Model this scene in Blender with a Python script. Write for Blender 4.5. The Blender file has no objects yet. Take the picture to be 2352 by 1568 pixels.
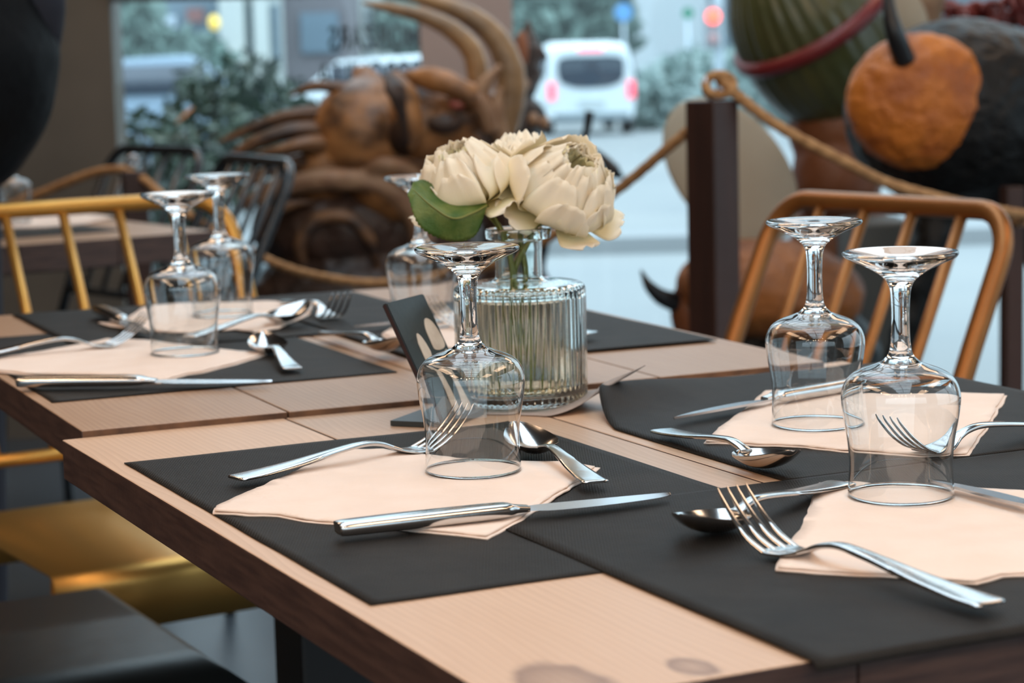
import bpy, bmesh, math, random
from mathutils import Vector, Matrix, Quaternion, noise

sc = bpy.context.scene
COL = sc.collection
PI = math.pi
TOP = 0.75                       # height of the table tops

# ------------------------------------------------------------------ camera, sky, lights, exposure
F_PX, PITCH, ROLL, CAM_Z = 4984.5, 0.13139, -0.026019, TOP + 0.27797
cp, sp_ = math.cos(PITCH), math.sin(PITCH)
cr, sr = math.cos(ROLL), math.sin(ROLL)
FWD = Vector((0, cp, -sp_))
_u0, _r0 = Vector((0, sp_, cp)), Vector((1, 0, 0))
RIGHT = _r0 * cr + _u0 * sr
UP = -_r0 * sr + _u0 * cr
CAM = Vector((0, 0, CAM_Z))

cam_d = bpy.data.cameras.new('camera')
cam_o = bpy.data.objects.new('camera', cam_d)
COL.objects.link(cam_o)
M = Matrix((RIGHT, UP, -FWD)).transposed().to_4x4()
M.translation = CAM
cam_o.matrix_world = M
cam_d.sensor_width = 36.0
cam_d.lens = F_PX / 2352 * 36.0
cam_d.clip_end = 400
cam_d.dof.use_dof = True
cam_d.dof.focus_distance = 1.43
cam_d.dof.aperture_fstop = 9.4
sc.camera = cam_o

sc.view_settings.view_transform = 'Standard'
sc.view_settings.look = 'None'
sc.view_settings.exposure = -0.15
sc.view_settings.gamma = 1.0
sc.view_settings.use_curve_mapping = False
sc.cycles.use_denoising = True
sc.cycles.max_bounces = 16
sc.cycles.transmission_bounces = 16
sc.cycles.transparent_max_bounces = 24
sc.cycles.sample_clamp_indirect = 10.0
sc.cycles.blur_glossy = 0.2

world = bpy.data.worlds.new('overcast_sky')
sc.world = world
world.use_nodes = True
nt = world.node_tree
nt.nodes.clear()
wo = nt.nodes.new('ShaderNodeOutputWorld')
wb = nt.nodes.new('ShaderNodeBackground')
tc = nt.nodes.new('ShaderNodeTexCoord')
sx = nt.nodes.new('ShaderNodeSeparateXYZ')
rp = nt.nodes.new('ShaderNodeValToRGB')
rp.color_ramp.elements[0].position = 0.0
rp.color_ramp.elements[0].color = (0.50, 0.68, 0.78, 1)
rp.color_ramp.elements[1].position = 0.75
rp.color_ramp.elements[1].color = (1.9, 2.3, 2.6, 1)
nt.links.new(tc.outputs['Generated'], sx.inputs[0])
nt.links.new(sx.outputs['Z'], rp.inputs[0])
nt.links.new(rp.outputs[0], wb.inputs[0])
wb.inputs[1].default_value = 1.55
nt.links.new(wb.outputs[0], wo.inputs[0])


def area_light(name, loc, sx_, sy_, power, col, rot=(0, 0, 0)):
    l = bpy.data.lights.new(name, 'AREA')
    l.shape = 'RECTANGLE'
    l.size, l.size_y = sx_, sy_
    l.energy = power
    l.color = col
    o = bpy.data.objects.new(name, l)
    o.location = loc
    o.rotation_euler = rot
    COL.objects.link(o)
    return o


WARM = (1.0, 0.66, 0.42)  # unseen area lights added under the ceiling as soft warm fill
area_light('warm_fill_light', (2.1, -1.1, 2.90), 0.9, 1.6, 30, WARM, (0, math.radians(14), 0))
area_light('warm_fill_light', (-2.0, -1.1, 2.90), 0.7, 1.6, 24, WARM, (0, math.radians(-14), 0))
area_light('warm_fill_light', (-1.9, 1.0, 2.86), 0.7, 1.8, 27, WARM)
area_light('warm_fill_light', (2.1, 1.6, 2.86), 0.7, 1.8, 27, WARM)
area_light('warm_fill_light', (-1.3, 4.9, 2.90), 0.9, 0.9, 16, WARM)
area_light('warm_fill_light', (1.7, 4.9, 2.90), 0.9, 0.9, 16, WARM)
BULBS = [(-0.9, -0.9), (-0.1, -1.3), (0.7, -0.7), (-1.3, 0.1), (1.2, -1.6), (-0.5, -2.1), (0.3, -2.3), (1.5, 0.2), (-1.6, -1.7), (0.25, -1.0), (-0.45, -1.5), (0.9, -2.2), (-1.1, -2.4)]

# ------------------------------------------------------------------ helpers


def ray(px, py):
    return FWD * F_PX + RIGHT * (px - 1176) - UP * (py - 784)


def at(px, py, z=TOP):
    """point of the horizontal plane at height z seen at a photograph pixel"""
    d = ray(px, py)
    return CAM + d * ((z - CAM_Z) / d.z)


def atd(px, py, y):
    """point at distance y into the room seen at a photograph pixel"""
    d = ray(px, py)
    return CAM + d * (y / d.y)


def tag(o, label=None, cat=None, group=None, kind=None):
    if label: o['label'] = label
    if cat: o['category'] = cat
    if group: o['group'] = group
    if kind: o['kind'] = kind
    return o


def thing(name, label, cat, loc=(0, 0, 0), rz=0.0, group=None):
    o = bpy.data.objects.new(name, None)
    o.empty_display_size = 0.05
    COL.objects.link(o)
    o.location = loc
    o.rotation_euler = (0, 0, rz)
    return tag(o, label, cat, group)


def ob(name, bm, mat, parent=None, smooth=True, auto=None):
    me = bpy.data.meshes.new(name)
    bmesh.ops.recalc_face_normals(bm, faces=bm.faces)
    bm.to_mesh(me)
    bm.free()
    for m in (mat if isinstance(mat, (list, tuple)) else [mat]):
        me.materials.append(m)
    if smooth:
        for p in me.polygons:
            p.use_smooth = True
        if auto is not None:
            try:
                me.set_sharp_from_angle(angle=math.radians(auto))
            except Exception:
                pass
    o = bpy.data.objects.new(name, me)
    COL.objects.link(o)
    if parent: o.parent = parent
    return o


def copy_tree(o, parent=None):
    c = o.copy()
    COL.objects.link(c)
    if parent: c.parent = parent
    for ch in list(o.children):
        copy_tree(ch, c)
    return c


def box(bm, c, s, rot=None, mi=0, bevel=0.0):
    r = bmesh.ops.create_cube(bm, size=1.0)
    vs = r['verts']
    for v in vs:
        p = Vector((v.co.x * s[0], v.co.y * s[1], v.co.z * s[2]))
        if rot: p = rot @ p
        v.co = p + Vector(c)
    fs = {f for v in vs for f in v.link_faces}
    for f in fs: f.material_index = mi
    if bevel > 0:
        es = list({e for v in vs for e in v.link_edges})
        bmesh.ops.bevel(bm, geom=es, offset=bevel, segments=2, affect='EDGES', profile=0.5)
    return vs


def ellipsoid(bm, c, r, rot=None, seg=24, ring=16):
    res = bmesh.ops.create_uvsphere(bm, u_segments=seg, v_segments=ring, radius=1.0)
    for v in res['verts']:
        p = Vector((v.co.x * r[0], v.co.y * r[1], v.co.z * r[2]))
        if rot: p = rot @ p
        v.co = p + Vector(c)
    return res['verts']


def sweep(bm, pts, rads, seg=12, flat=1.0, closed_ends=True, prof=None):
    """tube through pts with a radius per point"""
    pts = [Vector(p) for p in pts]
    n = len(pts)
    if not isinstance(rads, (list, tuple)): rads = [rads] * n
    t0 = (pts[1] - pts[0]).normalized()
    ref = Vector((0, 0, 1)) if abs(t0.z) < 0.9 else Vector((1, 0, 0))
    nrm = (ref - t0 * ref.dot(t0)).normalized()
    rings = []
    for i in range(n):
        t = (pts[min(i + 1, n - 1)] - pts[max(i - 1, 0)]).normalized()
        nrm = (nrm - t * nrm.dot(t)).normalized()
        b = t.cross(nrm)
        ring = []
        for k in range(seg):
            a = 2 * PI * k / seg
            rr = rads[i] * (prof(a, i) if prof else 1.0)
            ring.append(bm.verts.new(pts[i] + nrm * (math.cos(a) * rr * flat) + b * (math.sin(a) * rr)))
        rings.append(ring)
    for i in range(n - 1):
        for k in range(seg):
            bm.faces.new((rings[i][k], rings[i][(k + 1) % seg], rings[i + 1][(k + 1) % seg], rings[i + 1][k]))
    if closed_ends:
        bm.faces.new(rings[0][::-1])
        bm.faces.new(rings[-1])


def spline(ctrl, n=10):
    """Catmull-Rom through control points"""
    P = [Vector(p) for p in ctrl]
    P = [P[0] * 2 - P[1]] + P + [P[-1] * 2 - P[-2]]
    out = []
    for i in range(1, len(P) - 2):
        for k in range(n):
            t = k / n
            a, b, c, d = P[i - 1], P[i], P[i + 1], P[i + 2]
            out.append(0.5 * ((2 * b) + (c - a) * t + (2 * a - 5 * b + 4 * c - d) * t * t + (3 * b - a - 3 * c + d) * t ** 3))
    out.append(P[-2])
    return out


def lerp_list(v, n):
    out = []
    m = len(v) - 1
    for i in range(n):
        t = i / (n - 1) * m
        k = min(int(t), m - 1)
        out.append(v[k] + (v[k + 1] - v[k]) * (t - k))
    return out


def horn(bm, ctrl, rads, n=8, seg=14, flat=1.0, prof=None):
    s = spline(ctrl, n)
    sweep(bm, s, lerp_list(rads, len(s)), seg, flat, prof=prof)


def lathe(bm, prof, seg=64, mod=None, closed=False):
    """prof: list of (r, z); closed joins the last point to the first"""
    rings = []
    for r, z in prof:
        if r < 1e-6:
            rings.append([bm.verts.new((0, 0, z))])
        else:
            rings.append([bm.verts.new((r * (mod(a, r, z) if mod else 1) * math.cos(a), r * (mod(a, r, z) if mod else 1) * math.sin(a), z))
                          for a in [2 * PI * k / seg for k in range(seg)]])
    idx = list(range(len(rings) - 1))
    prs = [(rings[i], rings[i + 1]) for i in idx]
    if closed: prs.append((rings[-1], rings[0]))
    for A, B in prs:
        for k in range(seg):
            k2 = (k + 1) % seg
            if len(A) == 1 and len(B) == 1: continue
            if len(A) == 1: bm.faces.new((A[0], B[k2], B[k]))
            elif len(B) == 1: bm.faces.new((A[k], A[k2], B[0]))
            else: bm.faces.new((A[k], A[k2], B[k2], B[k]))


def remesh(o, voxel, smooth=4, disp=None):
    m = o.modifiers.new('remesh', 'REMESH')
    m.mode = 'VOXEL'
    m.voxel_size = voxel
    m.use_smooth_shade = True
    s = o.modifiers.new('smooth', 'SMOOTH')
    s.iterations = smooth
    s.factor = 0.6
    if disp:
        t = bpy.data.textures.new('carving', 'CLOUDS')
        t.noise_scale = disp[0]
        t.noise_depth = 3
        d = o.modifiers.new('displace', 'DISPLACE')
        d.texture = t
        d.strength = disp[1]
        d.mid_level = 0.5
    return o

# ------------------------------------------------------------------ materials


def mat(name):
    m = bpy.data.materials.new(name)
    m.use_nodes = True
    t = m.node_tree
    return m, t, t.nodes['Principled BSDF'], t.nodes['Material Output']


def N(t, kind, **kw):
    n = t.nodes.new('ShaderNode' + kind)
    for k, v in kw.items():
        if k.startswith('i_'):
            key = k[2:].replace('_', ' ')
            n.inputs[key].default_value = v
        else:
            setattr(n, k, v)
    return n


def simple(name, col, rough=0.5, metal=0.0, bump=None, var=None, spec=None, sheen=None, coat=None, trans=None):
    m, t, p, o = mat(name)
    p.inputs['Base Color'].default_value = (*col, 1)
    p.inputs['Roughness'].default_value = rough
    p.inputs['Metallic'].default_value = metal
    if spec is not None: p.inputs['Specular IOR Level'].default_value = spec
    if sheen: p.inputs['Sheen Weight'].default_value = sheen
    if coat: p.inputs['Coat Weight'].default_value = coat
    co = N(t, 'TexCoord')
    if var:                                   # (scale, second colour, stretch)
        mp = N(t, 'Mapping')
        mp.inputs['Scale'].default_value = var[2] if len(var) > 2 else (1, 1, 1)
        nz = N(t, 'TexNoise', i_Scale=var[0], i_Detail=4.0)
        rm = N(t, 'ValToRGB')
        rm.color_ramp.elements[0].position = 0.35
        rm.color_ramp.elements[1].position = 0.65
        rm.color_ramp.elements[0].color = (*col, 1)
        rm.color_ramp.elements[1].color = (*var[1], 1)
        t.links.new(co.outputs['Object'], mp.inputs[0])
        t.links.new(mp.outputs[0], nz.inputs['Vector'])
        t.links.new(nz.outputs[0], rm.inputs[0])
        t.links.new(rm.outputs[0], p.inputs['Base Color'])
    if bump:                                  # (scale, distance)
        nz = N(t, 'TexNoise', i_Scale=bump[0], i_Detail=5.0)
        b = N(t, 'Bump', i_Strength=0.8, i_Distance=bump[1])
        t.links.new(co.outputs['Object'], nz.inputs['Vector'])
        t.links.new(nz.outputs[0], b.inputs['Height'])
        t.links.new(b.outputs[0], p.inputs['Normal'])
    return m


def emit(name, col, s):
    m, t, p, o = mat(name)
    p.inputs['Base Color'].default_value = (*col, 1)
    p.inputs['Emission Color'].default_value = (*col, 1)
    p.inputs['Emission Strength'].default_value = s
    return m


def wood_top(name, light, dark, plank, side=False, seed=0.0, knots=()):
    """planks run along local x, each plank wide; knots: (x, y, radius)"""
    m, t, p, o = mat(name)
    co = N(t, 'TexCoord')
    se = N(t, 'SeparateXYZ')
    t.links.new(co.outputs['Object'], se.inputs[0])
    dv = N(t, 'Math', operation='DIVIDE'); dv.inputs[1].default_value = plank
    fl = N(t, 'Math', operation='FLOOR')
    ad = N(t, 'Math', operation='ADD'); ad.inputs[1].default_value = seed
    t.links.new(se.outputs['Y'], dv.inputs[0]); t.links.new(dv.outputs[0], fl.inputs[0]); t.links.new(fl.outputs[0], ad.inputs[0])
    wn = N(t, 'TexWhiteNoise', noise_dimensions='1D')
    t.links.new(ad.outputs[0], wn.inputs['W'])
    off = N(t, 'VectorMath', operation='SCALE'); off.inputs['Scale'].default_value = 7.0
    t.links.new(wn.outputs['Color'], off.inputs[0])
    adv = N(t, 'VectorMath', operation='ADD')
    t.links.new(co.outputs['Object'], adv.inputs[0]); t.links.new(off.outputs[0], adv.inputs[1])
    # gentle warp so that the grain bends round knots
    wz = N(t, 'TexNoise', i_Scale=3.2, i_Detail=2.0)
    mp0 = N(t, 'Mapping'); mp0.inputs['Scale'].default_value = (0.9, 2.4, 1)
    t.links.new(adv.outputs[0], mp0.inputs[0]); t.links.new(mp0.outputs[0], wz.inputs['Vector'])
    mp = N(t, 'Mapping'); mp.inputs['Scale'].default_value = (0.8, 72, 72)
    t.links.new(adv.outputs[0], mp.inputs[0])
    wv = N(t, 'VectorMath', operation='SCALE'); wv.inputs['Scale'].default_value = 4.2
    t.links.new(wz.outputs['Color'], wv.inputs[0])
    ad2 = N(t, 'VectorMath', operation='ADD')
    t.links.new(mp.outputs[0], ad2.inputs[0]); t.links.new(wv.outputs[0], ad2.inputs[1])
    wave = N(t, 'TexWave', wave_type='BANDS', bands_direction='Y', wave_profile='SAW', i_Scale=0.8, i_Distortion=2.2, i_Detail=2.0)
    t.links.new(ad2.outputs[0], wave.inputs['Vector'])
    fn = N(t, 'TexNoise', i_Scale=1.6, i_Detail=8.0, i_Roughness=0.7)
    t.links.new(ad2.outputs[0], fn.inputs['Vector'])
    mx = N(t, 'Mix', data_type='RGBA')
    mx.inputs[0].default_value = 0.62
    t.links.new(wave.outputs['Color'], mx.inputs[6]); t.links.new(fn.outputs[0], mx.inputs[7])
    rm = N(t, 'ValToRGB')
    rm.color_ramp.elements[0].position = 0.18; rm.color_ramp.elements[0].color = (*light, 1)
    rm.color_ramp.elements[1].position = 0.92; rm.color_ramp.elements[1].color = (*dark, 1)
    t.links.new(mx.outputs[2], rm.inputs[0])
    # plank to plank value change
    hv = N(t, 'HueSaturation')
    mr = N(t, 'MapRange'); mr.inputs[3].default_value = 0.86; mr.inputs[4].default_value = 1.10
    t.links.new(wn.outputs['Value'], mr.inputs[0]); t.links.new(mr.outputs[0], hv.inputs['Value'])
    t.links.new(rm.outputs[0], hv.inputs['Color'])
    last = hv.outputs[0]
    for kx, ky, kr in knots:
        sb = N(t, 'VectorMath', operation='SUBTRACT'); sb.inputs[1].default_value = (kx, ky, 0)
        ms = N(t, 'VectorMath', operation='MULTIPLY'); ms.inputs[1].default_value = (0.75, 1.25, 0)
        ln = N(t, 'VectorMath', operation='LENGTH')
        t.links.new(co.outputs['Object'], sb.inputs[0]); t.links.new(sb.outputs[0], ms.inputs[0]); t.links.new(ms.outputs[0], ln.inputs[0])
        kr_ = N(t, 'ValToRGB')
        e = kr_.color_ramp.elements
        e[0].position = 0.0; e[0].color = (0.35, 0.35, 0.35, 1)
        e[1].position = 1.0; e[1].color = (0, 0, 0, 1)
        n1 = e.new(0.55); n1.color = (0.55, 0.55, 0.55, 1)
        n2 = e.new(0.8); n2.color = (0.75, 0.75, 0.75, 1)
        dv2 = N(t, 'Math', operation='DIVIDE'); dv2.inputs[1].default_value = kr
        nzk = N(t, 'TexNoise', i_Scale=60.0)
        t.links.new(co.outputs['Object'], nzk.inputs['Vector'])
        adk = N(t, 'Math', operation='MULTIPLY_ADD'); adk.inputs[1].default_value = 0.35
        t.links.new(ln.outputs['Value'], dv2.inputs[0])
        t.links.new(nzk.outputs[0], adk.inputs[0]); t.links.new(dv2.outputs[0], adk.inputs[2])
        t.links.new(adk.outputs[0], kr_.inputs[0])
        mk = N(t, 'Mix', data_type='RGBA')
        mk.inputs[7].default_value = (dark[0] * 0.35, dark[1] * 0.28, dark[2] * 0.28, 1)
        t.links.new(kr_.outputs[0], mk.inputs[0]); t.links.new(last, mk.inputs[6])
        last = mk.outputs[2]
    t.links.new(last, p.inputs['Base Color'])
    p.inputs['Roughness'].default_value = 0.42
    p.inputs['Specular IOR Level'].default_value = 0.42
    b = N(t, 'Bump', i_Strength=0.25, i_Distance=0.0006)
    t.links.new(mx.outputs[2], b.inputs['Height']); t.links.new(b.outputs[0], p.inputs['Normal'])
    return m


def thin_glass(name, tint=(1, 1, 1), f0=0.04, gain=1.0):
    """a thin clear wall: transparent, with Schlick reflection from either side"""
    m, t, p, o = mat(name)
    t.nodes.remove(p)
    tr = N(t, 'BsdfTransparent'); tr.inputs[0].default_value = (*tint, 1)
    gl = N(t, 'BsdfGlossy'); gl.inputs['Roughness'].default_value = 0.0
    ge = N(t, 'NewGeometry')
    dt = N(t, 'VectorMath', operation='DOT_PRODUCT')
    t.links.new(ge.outputs['Normal'], dt.inputs[0]); t.links.new(ge.outputs['Incoming'], dt.inputs[1])
    ab = N(t, 'Math', operation='ABSOLUTE'); t.links.new(dt.outputs['Value'], ab.inputs[0])
    su = N(t, 'Math', operation='SUBTRACT', use_clamp=True); su.inputs[0].default_value = 1.0; t.links.new(ab.outputs[0], su.inputs[1])
    pw = N(t, 'Math', operation='POWER'); pw.inputs[1].default_value = 5.0; t.links.new(su.outputs[0], pw.inputs[0])
    ma = N(t, 'Math', operation='MULTIPLY_ADD', use_clamp=True); ma.inputs[1].default_value = (1 - f0) * gain; ma.inputs[2].default_value = f0 * gain
    t.links.new(pw.outputs[0], ma.inputs[0])
    mx = N(t, 'MixShader')
    t.links.new(ma.outputs[0], mx.inputs[0]); t.links.new(tr.outputs[0], mx.inputs[1]); t.links.new(gl.outputs[0], mx.inputs[2])
    t.links.new(mx.outputs[0], o.inputs[0])
    return m


def solid_glass(name, col=(1, 1, 1), ior=1.5, rough=0.0):
    m, t, p, o = mat(name)
    p.inputs['Base Color'].default_value = (*col, 1)
    p.inputs['Roughness'].default_value = rough
    p.inputs['IOR'].default_value = ior
    p.inputs['Transmission Weight'].default_value = 1.0
    return m


def weave(name, col, col2):
    m, t, p, o = mat(name)
    co = N(t, 'TexCoord')
    nz = N(t, 'TexNoise', i_Scale=22.0, i_Detail=6.0, i_Roughness=0.65)
    rm = N(t, 'ValToRGB')
    rm.color_ramp.elements[0].position = 0.3; rm.color_ramp.elements[0].color = (*col, 1)
    rm.color_ramp.elements[1].position = 0.75; rm.color_ramp.elements[1].color = (*col2, 1)
    t.links.new(co.outputs['Object'], nz.inputs['Vector']); t.links.new(nz.outputs[0], rm.inputs[0])
    t.links.new(rm.outputs[0], p.inputs['Base Color'])
    w1 = N(t, 'TexWave', wave_type='BANDS', bands_direction='DIAGONAL', i_Scale=190.0, i_Distortion=1.5)
    w2 = N(t, 'TexWave', wave_type='BANDS', bands_direction='X', i_Scale=175.0, i_Distortion=1.0)
    t.links.new(co.outputs['Object'], w1.inputs['Vector']); t.links.new(co.outputs['Object'], w2.inputs['Vector'])
    ml = N(t, 'Math', operation='MULTIPLY')
    t.links.new(w1.outputs['Fac'], ml.inputs[0]); t.links.new(w2.outputs['Fac'], ml.inputs[1])
    b = N(t, 'Bump', i_Strength=0.6, i_Distance=0.0004)
    t.links.new(ml.outputs[0], b.inputs['Height'])
    n3 = N(t, 'TexNoise', i_Scale=9.0, i_Detail=3.0)
    t.links.new(co.outputs['Object'], n3.inputs['Vector'])
    b2 = N(t, 'Bump', i_Strength=0.5, i_Distance=0.004)
    t.links.new(n3.outputs[0], b2.inputs['Height']); t.links.new(b.outputs[0], b2.inputs['Normal'])
    t.links.new(b2.outputs[0], p.inputs['Normal'])
    p.inputs['Roughness'].default_value = 0.62
    p.inputs['Specular IOR Level'].default_value = 0.16
    return m


WOOD_F = wood_top('pale_pine_planks', (0.64, 0.425, 0.285), (0.50, 0.305, 0.19), 0.1765, seed=3.0,
                  knots=((0.757, 0.038, 0.034), (0.765, 0.100, 0.017), (0.42, 0.372, 0.006)))
WOOD_B = wood_top('brown_pine_planks', (0.47, 0.285, 0.17), (0.31, 0.165, 0.088), 0.164, seed=11.0,
                  knots=((0.64, 0.10, 0.016),))
EDGE = simple('dark_stained_edge', (0.085, 0.045, 0.034), 0.5, var=(7.0, (0.045, 0.022, 0.018), (3, 3, 30)), bump=(60, 0.0006))
EDGE2 = simple('raw_plank_end', (0.16, 0.075, 0.035), 0.7, var=(40.0, (0.06, 0.028, 0.015)), bump=(90, 0.001))
STEELB = simple('black_powder_coated_steel', (0.012, 0.012, 0.013), 0.45, bump=(200, 0.0002))
MATM = weave('black_fibre_placemat', (0.0105, 0.0085, 0.007), (0.022, 0.0185, 0.0155))
NAPK = simple('blush_paper_napkin', (0.83, 0.665, 0.56), 0.85, bump=(180, 0.0006), spec=0.15, var=(30, (0.86, 0.70, 0.60)))
STEEL = simple('polished_stainless_steel', (0.60, 0.595, 0.59), 0.16, 1.0, bump=(25, 0.0003))
BLADE = simple('brushed_blade_steel', (0.55, 0.56, 0.58), 0.24, 1.0, bump=(40, 0.0002))
STEMG = solid_glass('clear_stem_glass', (0.98, 0.99, 0.99), 1.5)
VASEG = solid_glass('greenish_ribbed_glass', (0.93, 0.985, 0.965), 1.48)
WATER = solid_glass('water', (0.975, 0.985, 0.93), 1.33)
PANE = thin_glass('window_pane_glass', (0.95, 0.98, 0.985), 0.05, 0.8)
GOLD = simple('gold_lacquered_metal', (0.56, 0.29, 0.065), 0.33, 0.75, bump=(60, 0.0004), var=(14, (0.50, 0.25, 0.055)))
GOLDS = simple('brushed_gold_sheet', (0.60, 0.35, 0.10), 0.38, 0.85, bump=(30, 0.0004))
COPPER = simple('bronze_lacquered_metal', (0.34, 0.135, 0.036), 0.36, 0.6, bump=(60, 0.0004), var=(14, (0.29, 0.112, 0.030)))
BLACKM = simple('glossy_black_metal', (0.014, 0.018, 0.022), 0.22, 0.0, bump=(30, 0.0004), spec=0.7)
BLACKS = simple('satin_black_seat_metal', (0.007, 0.0095, 0.011), 0.33, 0.0, bump=(20, 0.0006), spec=0.4)
SLATE = simple('matt_slate_black', (0.022, 0.028, 0.03), 0.42, bump=(120, 0.0002))
MAROON = simple('dark_maroon_edge', (0.03, 0.012, 0.012), 0.5)
PRINT = simple('pale_wood_print', (0.62, 0.52, 0.42), 0.7, var=(60, (0.46, 0.37, 0.29)))
FLOORM = simple('blue_grey_floor_tile', (0.042, 0.056, 0.070), 0.35, bump=(4, 0.002), var=(2.5, (0.06, 0.075, 0.09)))
GREYW = simple('dark_taupe_plaster', (0.13, 0.115, 0.095), 0.8, bump=(8, 0.004), var=(3, (0.10, 0.09, 0.075)))
PINKW = simple('pinkish_beige_column_paint', (0.42, 0.33, 0.30), 0.75, bump=(12, 0.002))
CEIL = simple('dark_ceiling_paint', (0.10, 0.085, 0.075), 0.8)
FRAME = simple('dark_grey_window_frame', (0.06, 0.07, 0.08), 0.45)
ROPEM = simple('tan_hemp_rope', (0.50, 0.27, 0.115), 0.9, var=(60, (0.32, 0.155, 0.06)))
POSTM = simple('dark_brown_timber', (0.050, 0.019, 0.012), 0.5, var=(6, (0.028, 0.011, 0.008), (4, 4, 0.4)), bump=(40, 0.001))
CHROME = simple('worn_chrome', (0.5, 0.5, 0.52), 0.2, 1.0)
JACKET = simple('black_quilted_nylon', (0.004, 0.0045, 0.0055), 0.6, bump=(7, 0.02), spec=0.1)
TROUS = simple('dark_denim', (0.015, 0.018, 0.03), 0.9)
SKIN = simple('skin', (0.5, 0.3, 0.22), 0.5)
HAIR = simple('dark_hair', (0.02, 0.014, 0.01), 0.5)


# ------------------------------------------------------------------ the room
def struct(name, bm, m, parent=None, **kw):
    o = ob(name, bm, m, parent, **kw)
    if not parent: o['kind'] = 'structure'
    return o


WY = 6.0            # plane of the street windows
bm = bmesh.new(); box(bm, (0.25, 1.45, -0.05), (7.5, 9.3, 0.1))
struct('floor', bm, FLOORM, smooth=False)

bm = bmesh.new()
box(bm, (-2.255, WY + 0.06, 1.5), (2.37, 0.16, 3.0))
struct('wall_back', bm, GREYW, smooth=False)
bm = bmesh.new()
xl, xr = -0.228, 0.024
box(bm, ((xl + xr) / 2, WY + 0.05, 1.5), (xr - xl, 0.22, 3.0), bevel=0.004)
struct('trim_1', bm, PINKW, smooth=False)
bm = bmesh.new(); box(bm, (-3.5, 1.45, 1.5), (0.12, 9.3, 3.0))
struct('wall_left', bm, GREYW, smooth=False)
bm = bmesh.new(); box(bm, (0.25, -3.2, 0.45), (7.5, 0.12, 0.9)); box(bm, (0.25, -3.2, 2.8), (7.5, 0.12, 0.5))
struct('wall_front', bm, GREYW, smooth=False)
bm = bmesh.new()
for yy in (-3.0, -0.6, 1.8, 4.2, 6.0): box(bm, (4.0, yy, 1.5), (0.12, 0.12, 3.0))
box(bm, (4.0, 1.5, 2.85), (0.12, 9.0, 0.3)); box(bm, (4.0, 1.5, 0.1), (0.12, 9.0, 0.2)); box(bm, (4.0, -1.8, 1.5), (0.12, 2.4, 3.0)); box(bm, (4.0, 5.1, 1.5), (0.12, 1.8, 3.0))
struct('wall_right', bm, GREYW, smooth=False)
# ceiling: solid strips round a glazed roof light
bm = bmesh.new()
box(bm, (-2.05, 1.45, 3.05), (2.9, 9.3, 0.1)); box(bm, (2.4, 1.45, 3.05), (3.2, 9.3, 0.1))
box(bm, (0.1, -2.6, 3.05), (1.4, 1.2, 0.1)); box(bm, (0.1, 5.95, 3.05), (1.4, 0.3, 0.1))
struct('ceiling', bm, CEIL, smooth=False)
wf = struct('window_3', bmesh.new(), FRAME)
bm = bmesh.new()
for i in range(3): box(bm, (-0.575 + i * 0.675, 1.9, 3.05), (0.04, 7.8, 0.12))
for i in range(11): box(bm, (0.1, -1.98 + i * 0.77, 3.05), (1.4, 0.04, 0.12))
ob('window_frame', bm, FRAME, wf, smooth=False)


def window(name, x0, x1, z0, z1, y, zt):
    w = struct(name, bmesh.new(), FRAME)
    b = bmesh.new()
    box(b, ((x0 + x1) / 2, y, (z0 + z1) / 2), (x1 - x0, 0.008, z1 - z0))
    ob('pane', b, PANE, w, smooth=False)
    b = bmesh.new()
    box(b, ((x0 + x1) / 2, y, zt), (x1 - x0, 0.06, 0.05))
    box(b, ((x0 + x1) / 2, y, z0 + 0.02), (x1 - x0, 0.06, 0.06))
    box(b, ((x0 + x1) / 2, y, z1 - 0.03), (x1 - x0, 0.06, 0.06))
    ob('window_frame', b, FRAME, w, smooth=False)
    return w


w1 = window('window_1', -1.07, xl, 0.0, 3.0, WY, 1.222)
w2 = window('window_2', xr, 4.0, 0.0, 3.0, WY, 1.205)
# blind cassette above the left pane's transom
bm = bmesh.new(); box(bm, ((-1.07 + xl) / 2, WY - 0.03, 1.31), (xl + 1.07, 0.05, 0.12))
ob('blind_cassette', bm, PINKW, w1, smooth=False)
LETTER = simple('dark_window_lettering', (0.012, 0.02, 0.022), 0.5)
for txt, y0, y1 in (('ESMORZARS', 112, 58), ('DE FORQUILLA', 193, 141), ('TAPES I PLATETS', 268, 222)):
    cu = bpy.data.curves.new('lettering', 'FONT')
    cu.body = txt
    cu.align_x = 'CENTER'
    cu.extrude = 0.0004
    cu.offset = 0.018
    cu.materials.append(LETTER)
    o = bpy.data.objects.new('lettering', cu)
    COL.objects.link(o)
    P0, P1 = atd(884, y0, WY + 0.012), atd(884, y1, WY + 0.012)
    o.parent = w1
    o.location = P0
    o.rotation_euler = (PI / 2, 0, PI)
    capsz = (P1 - P0).length / 0.69
    o.scale = (capsz * 0.60, capsz, 1)

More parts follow.
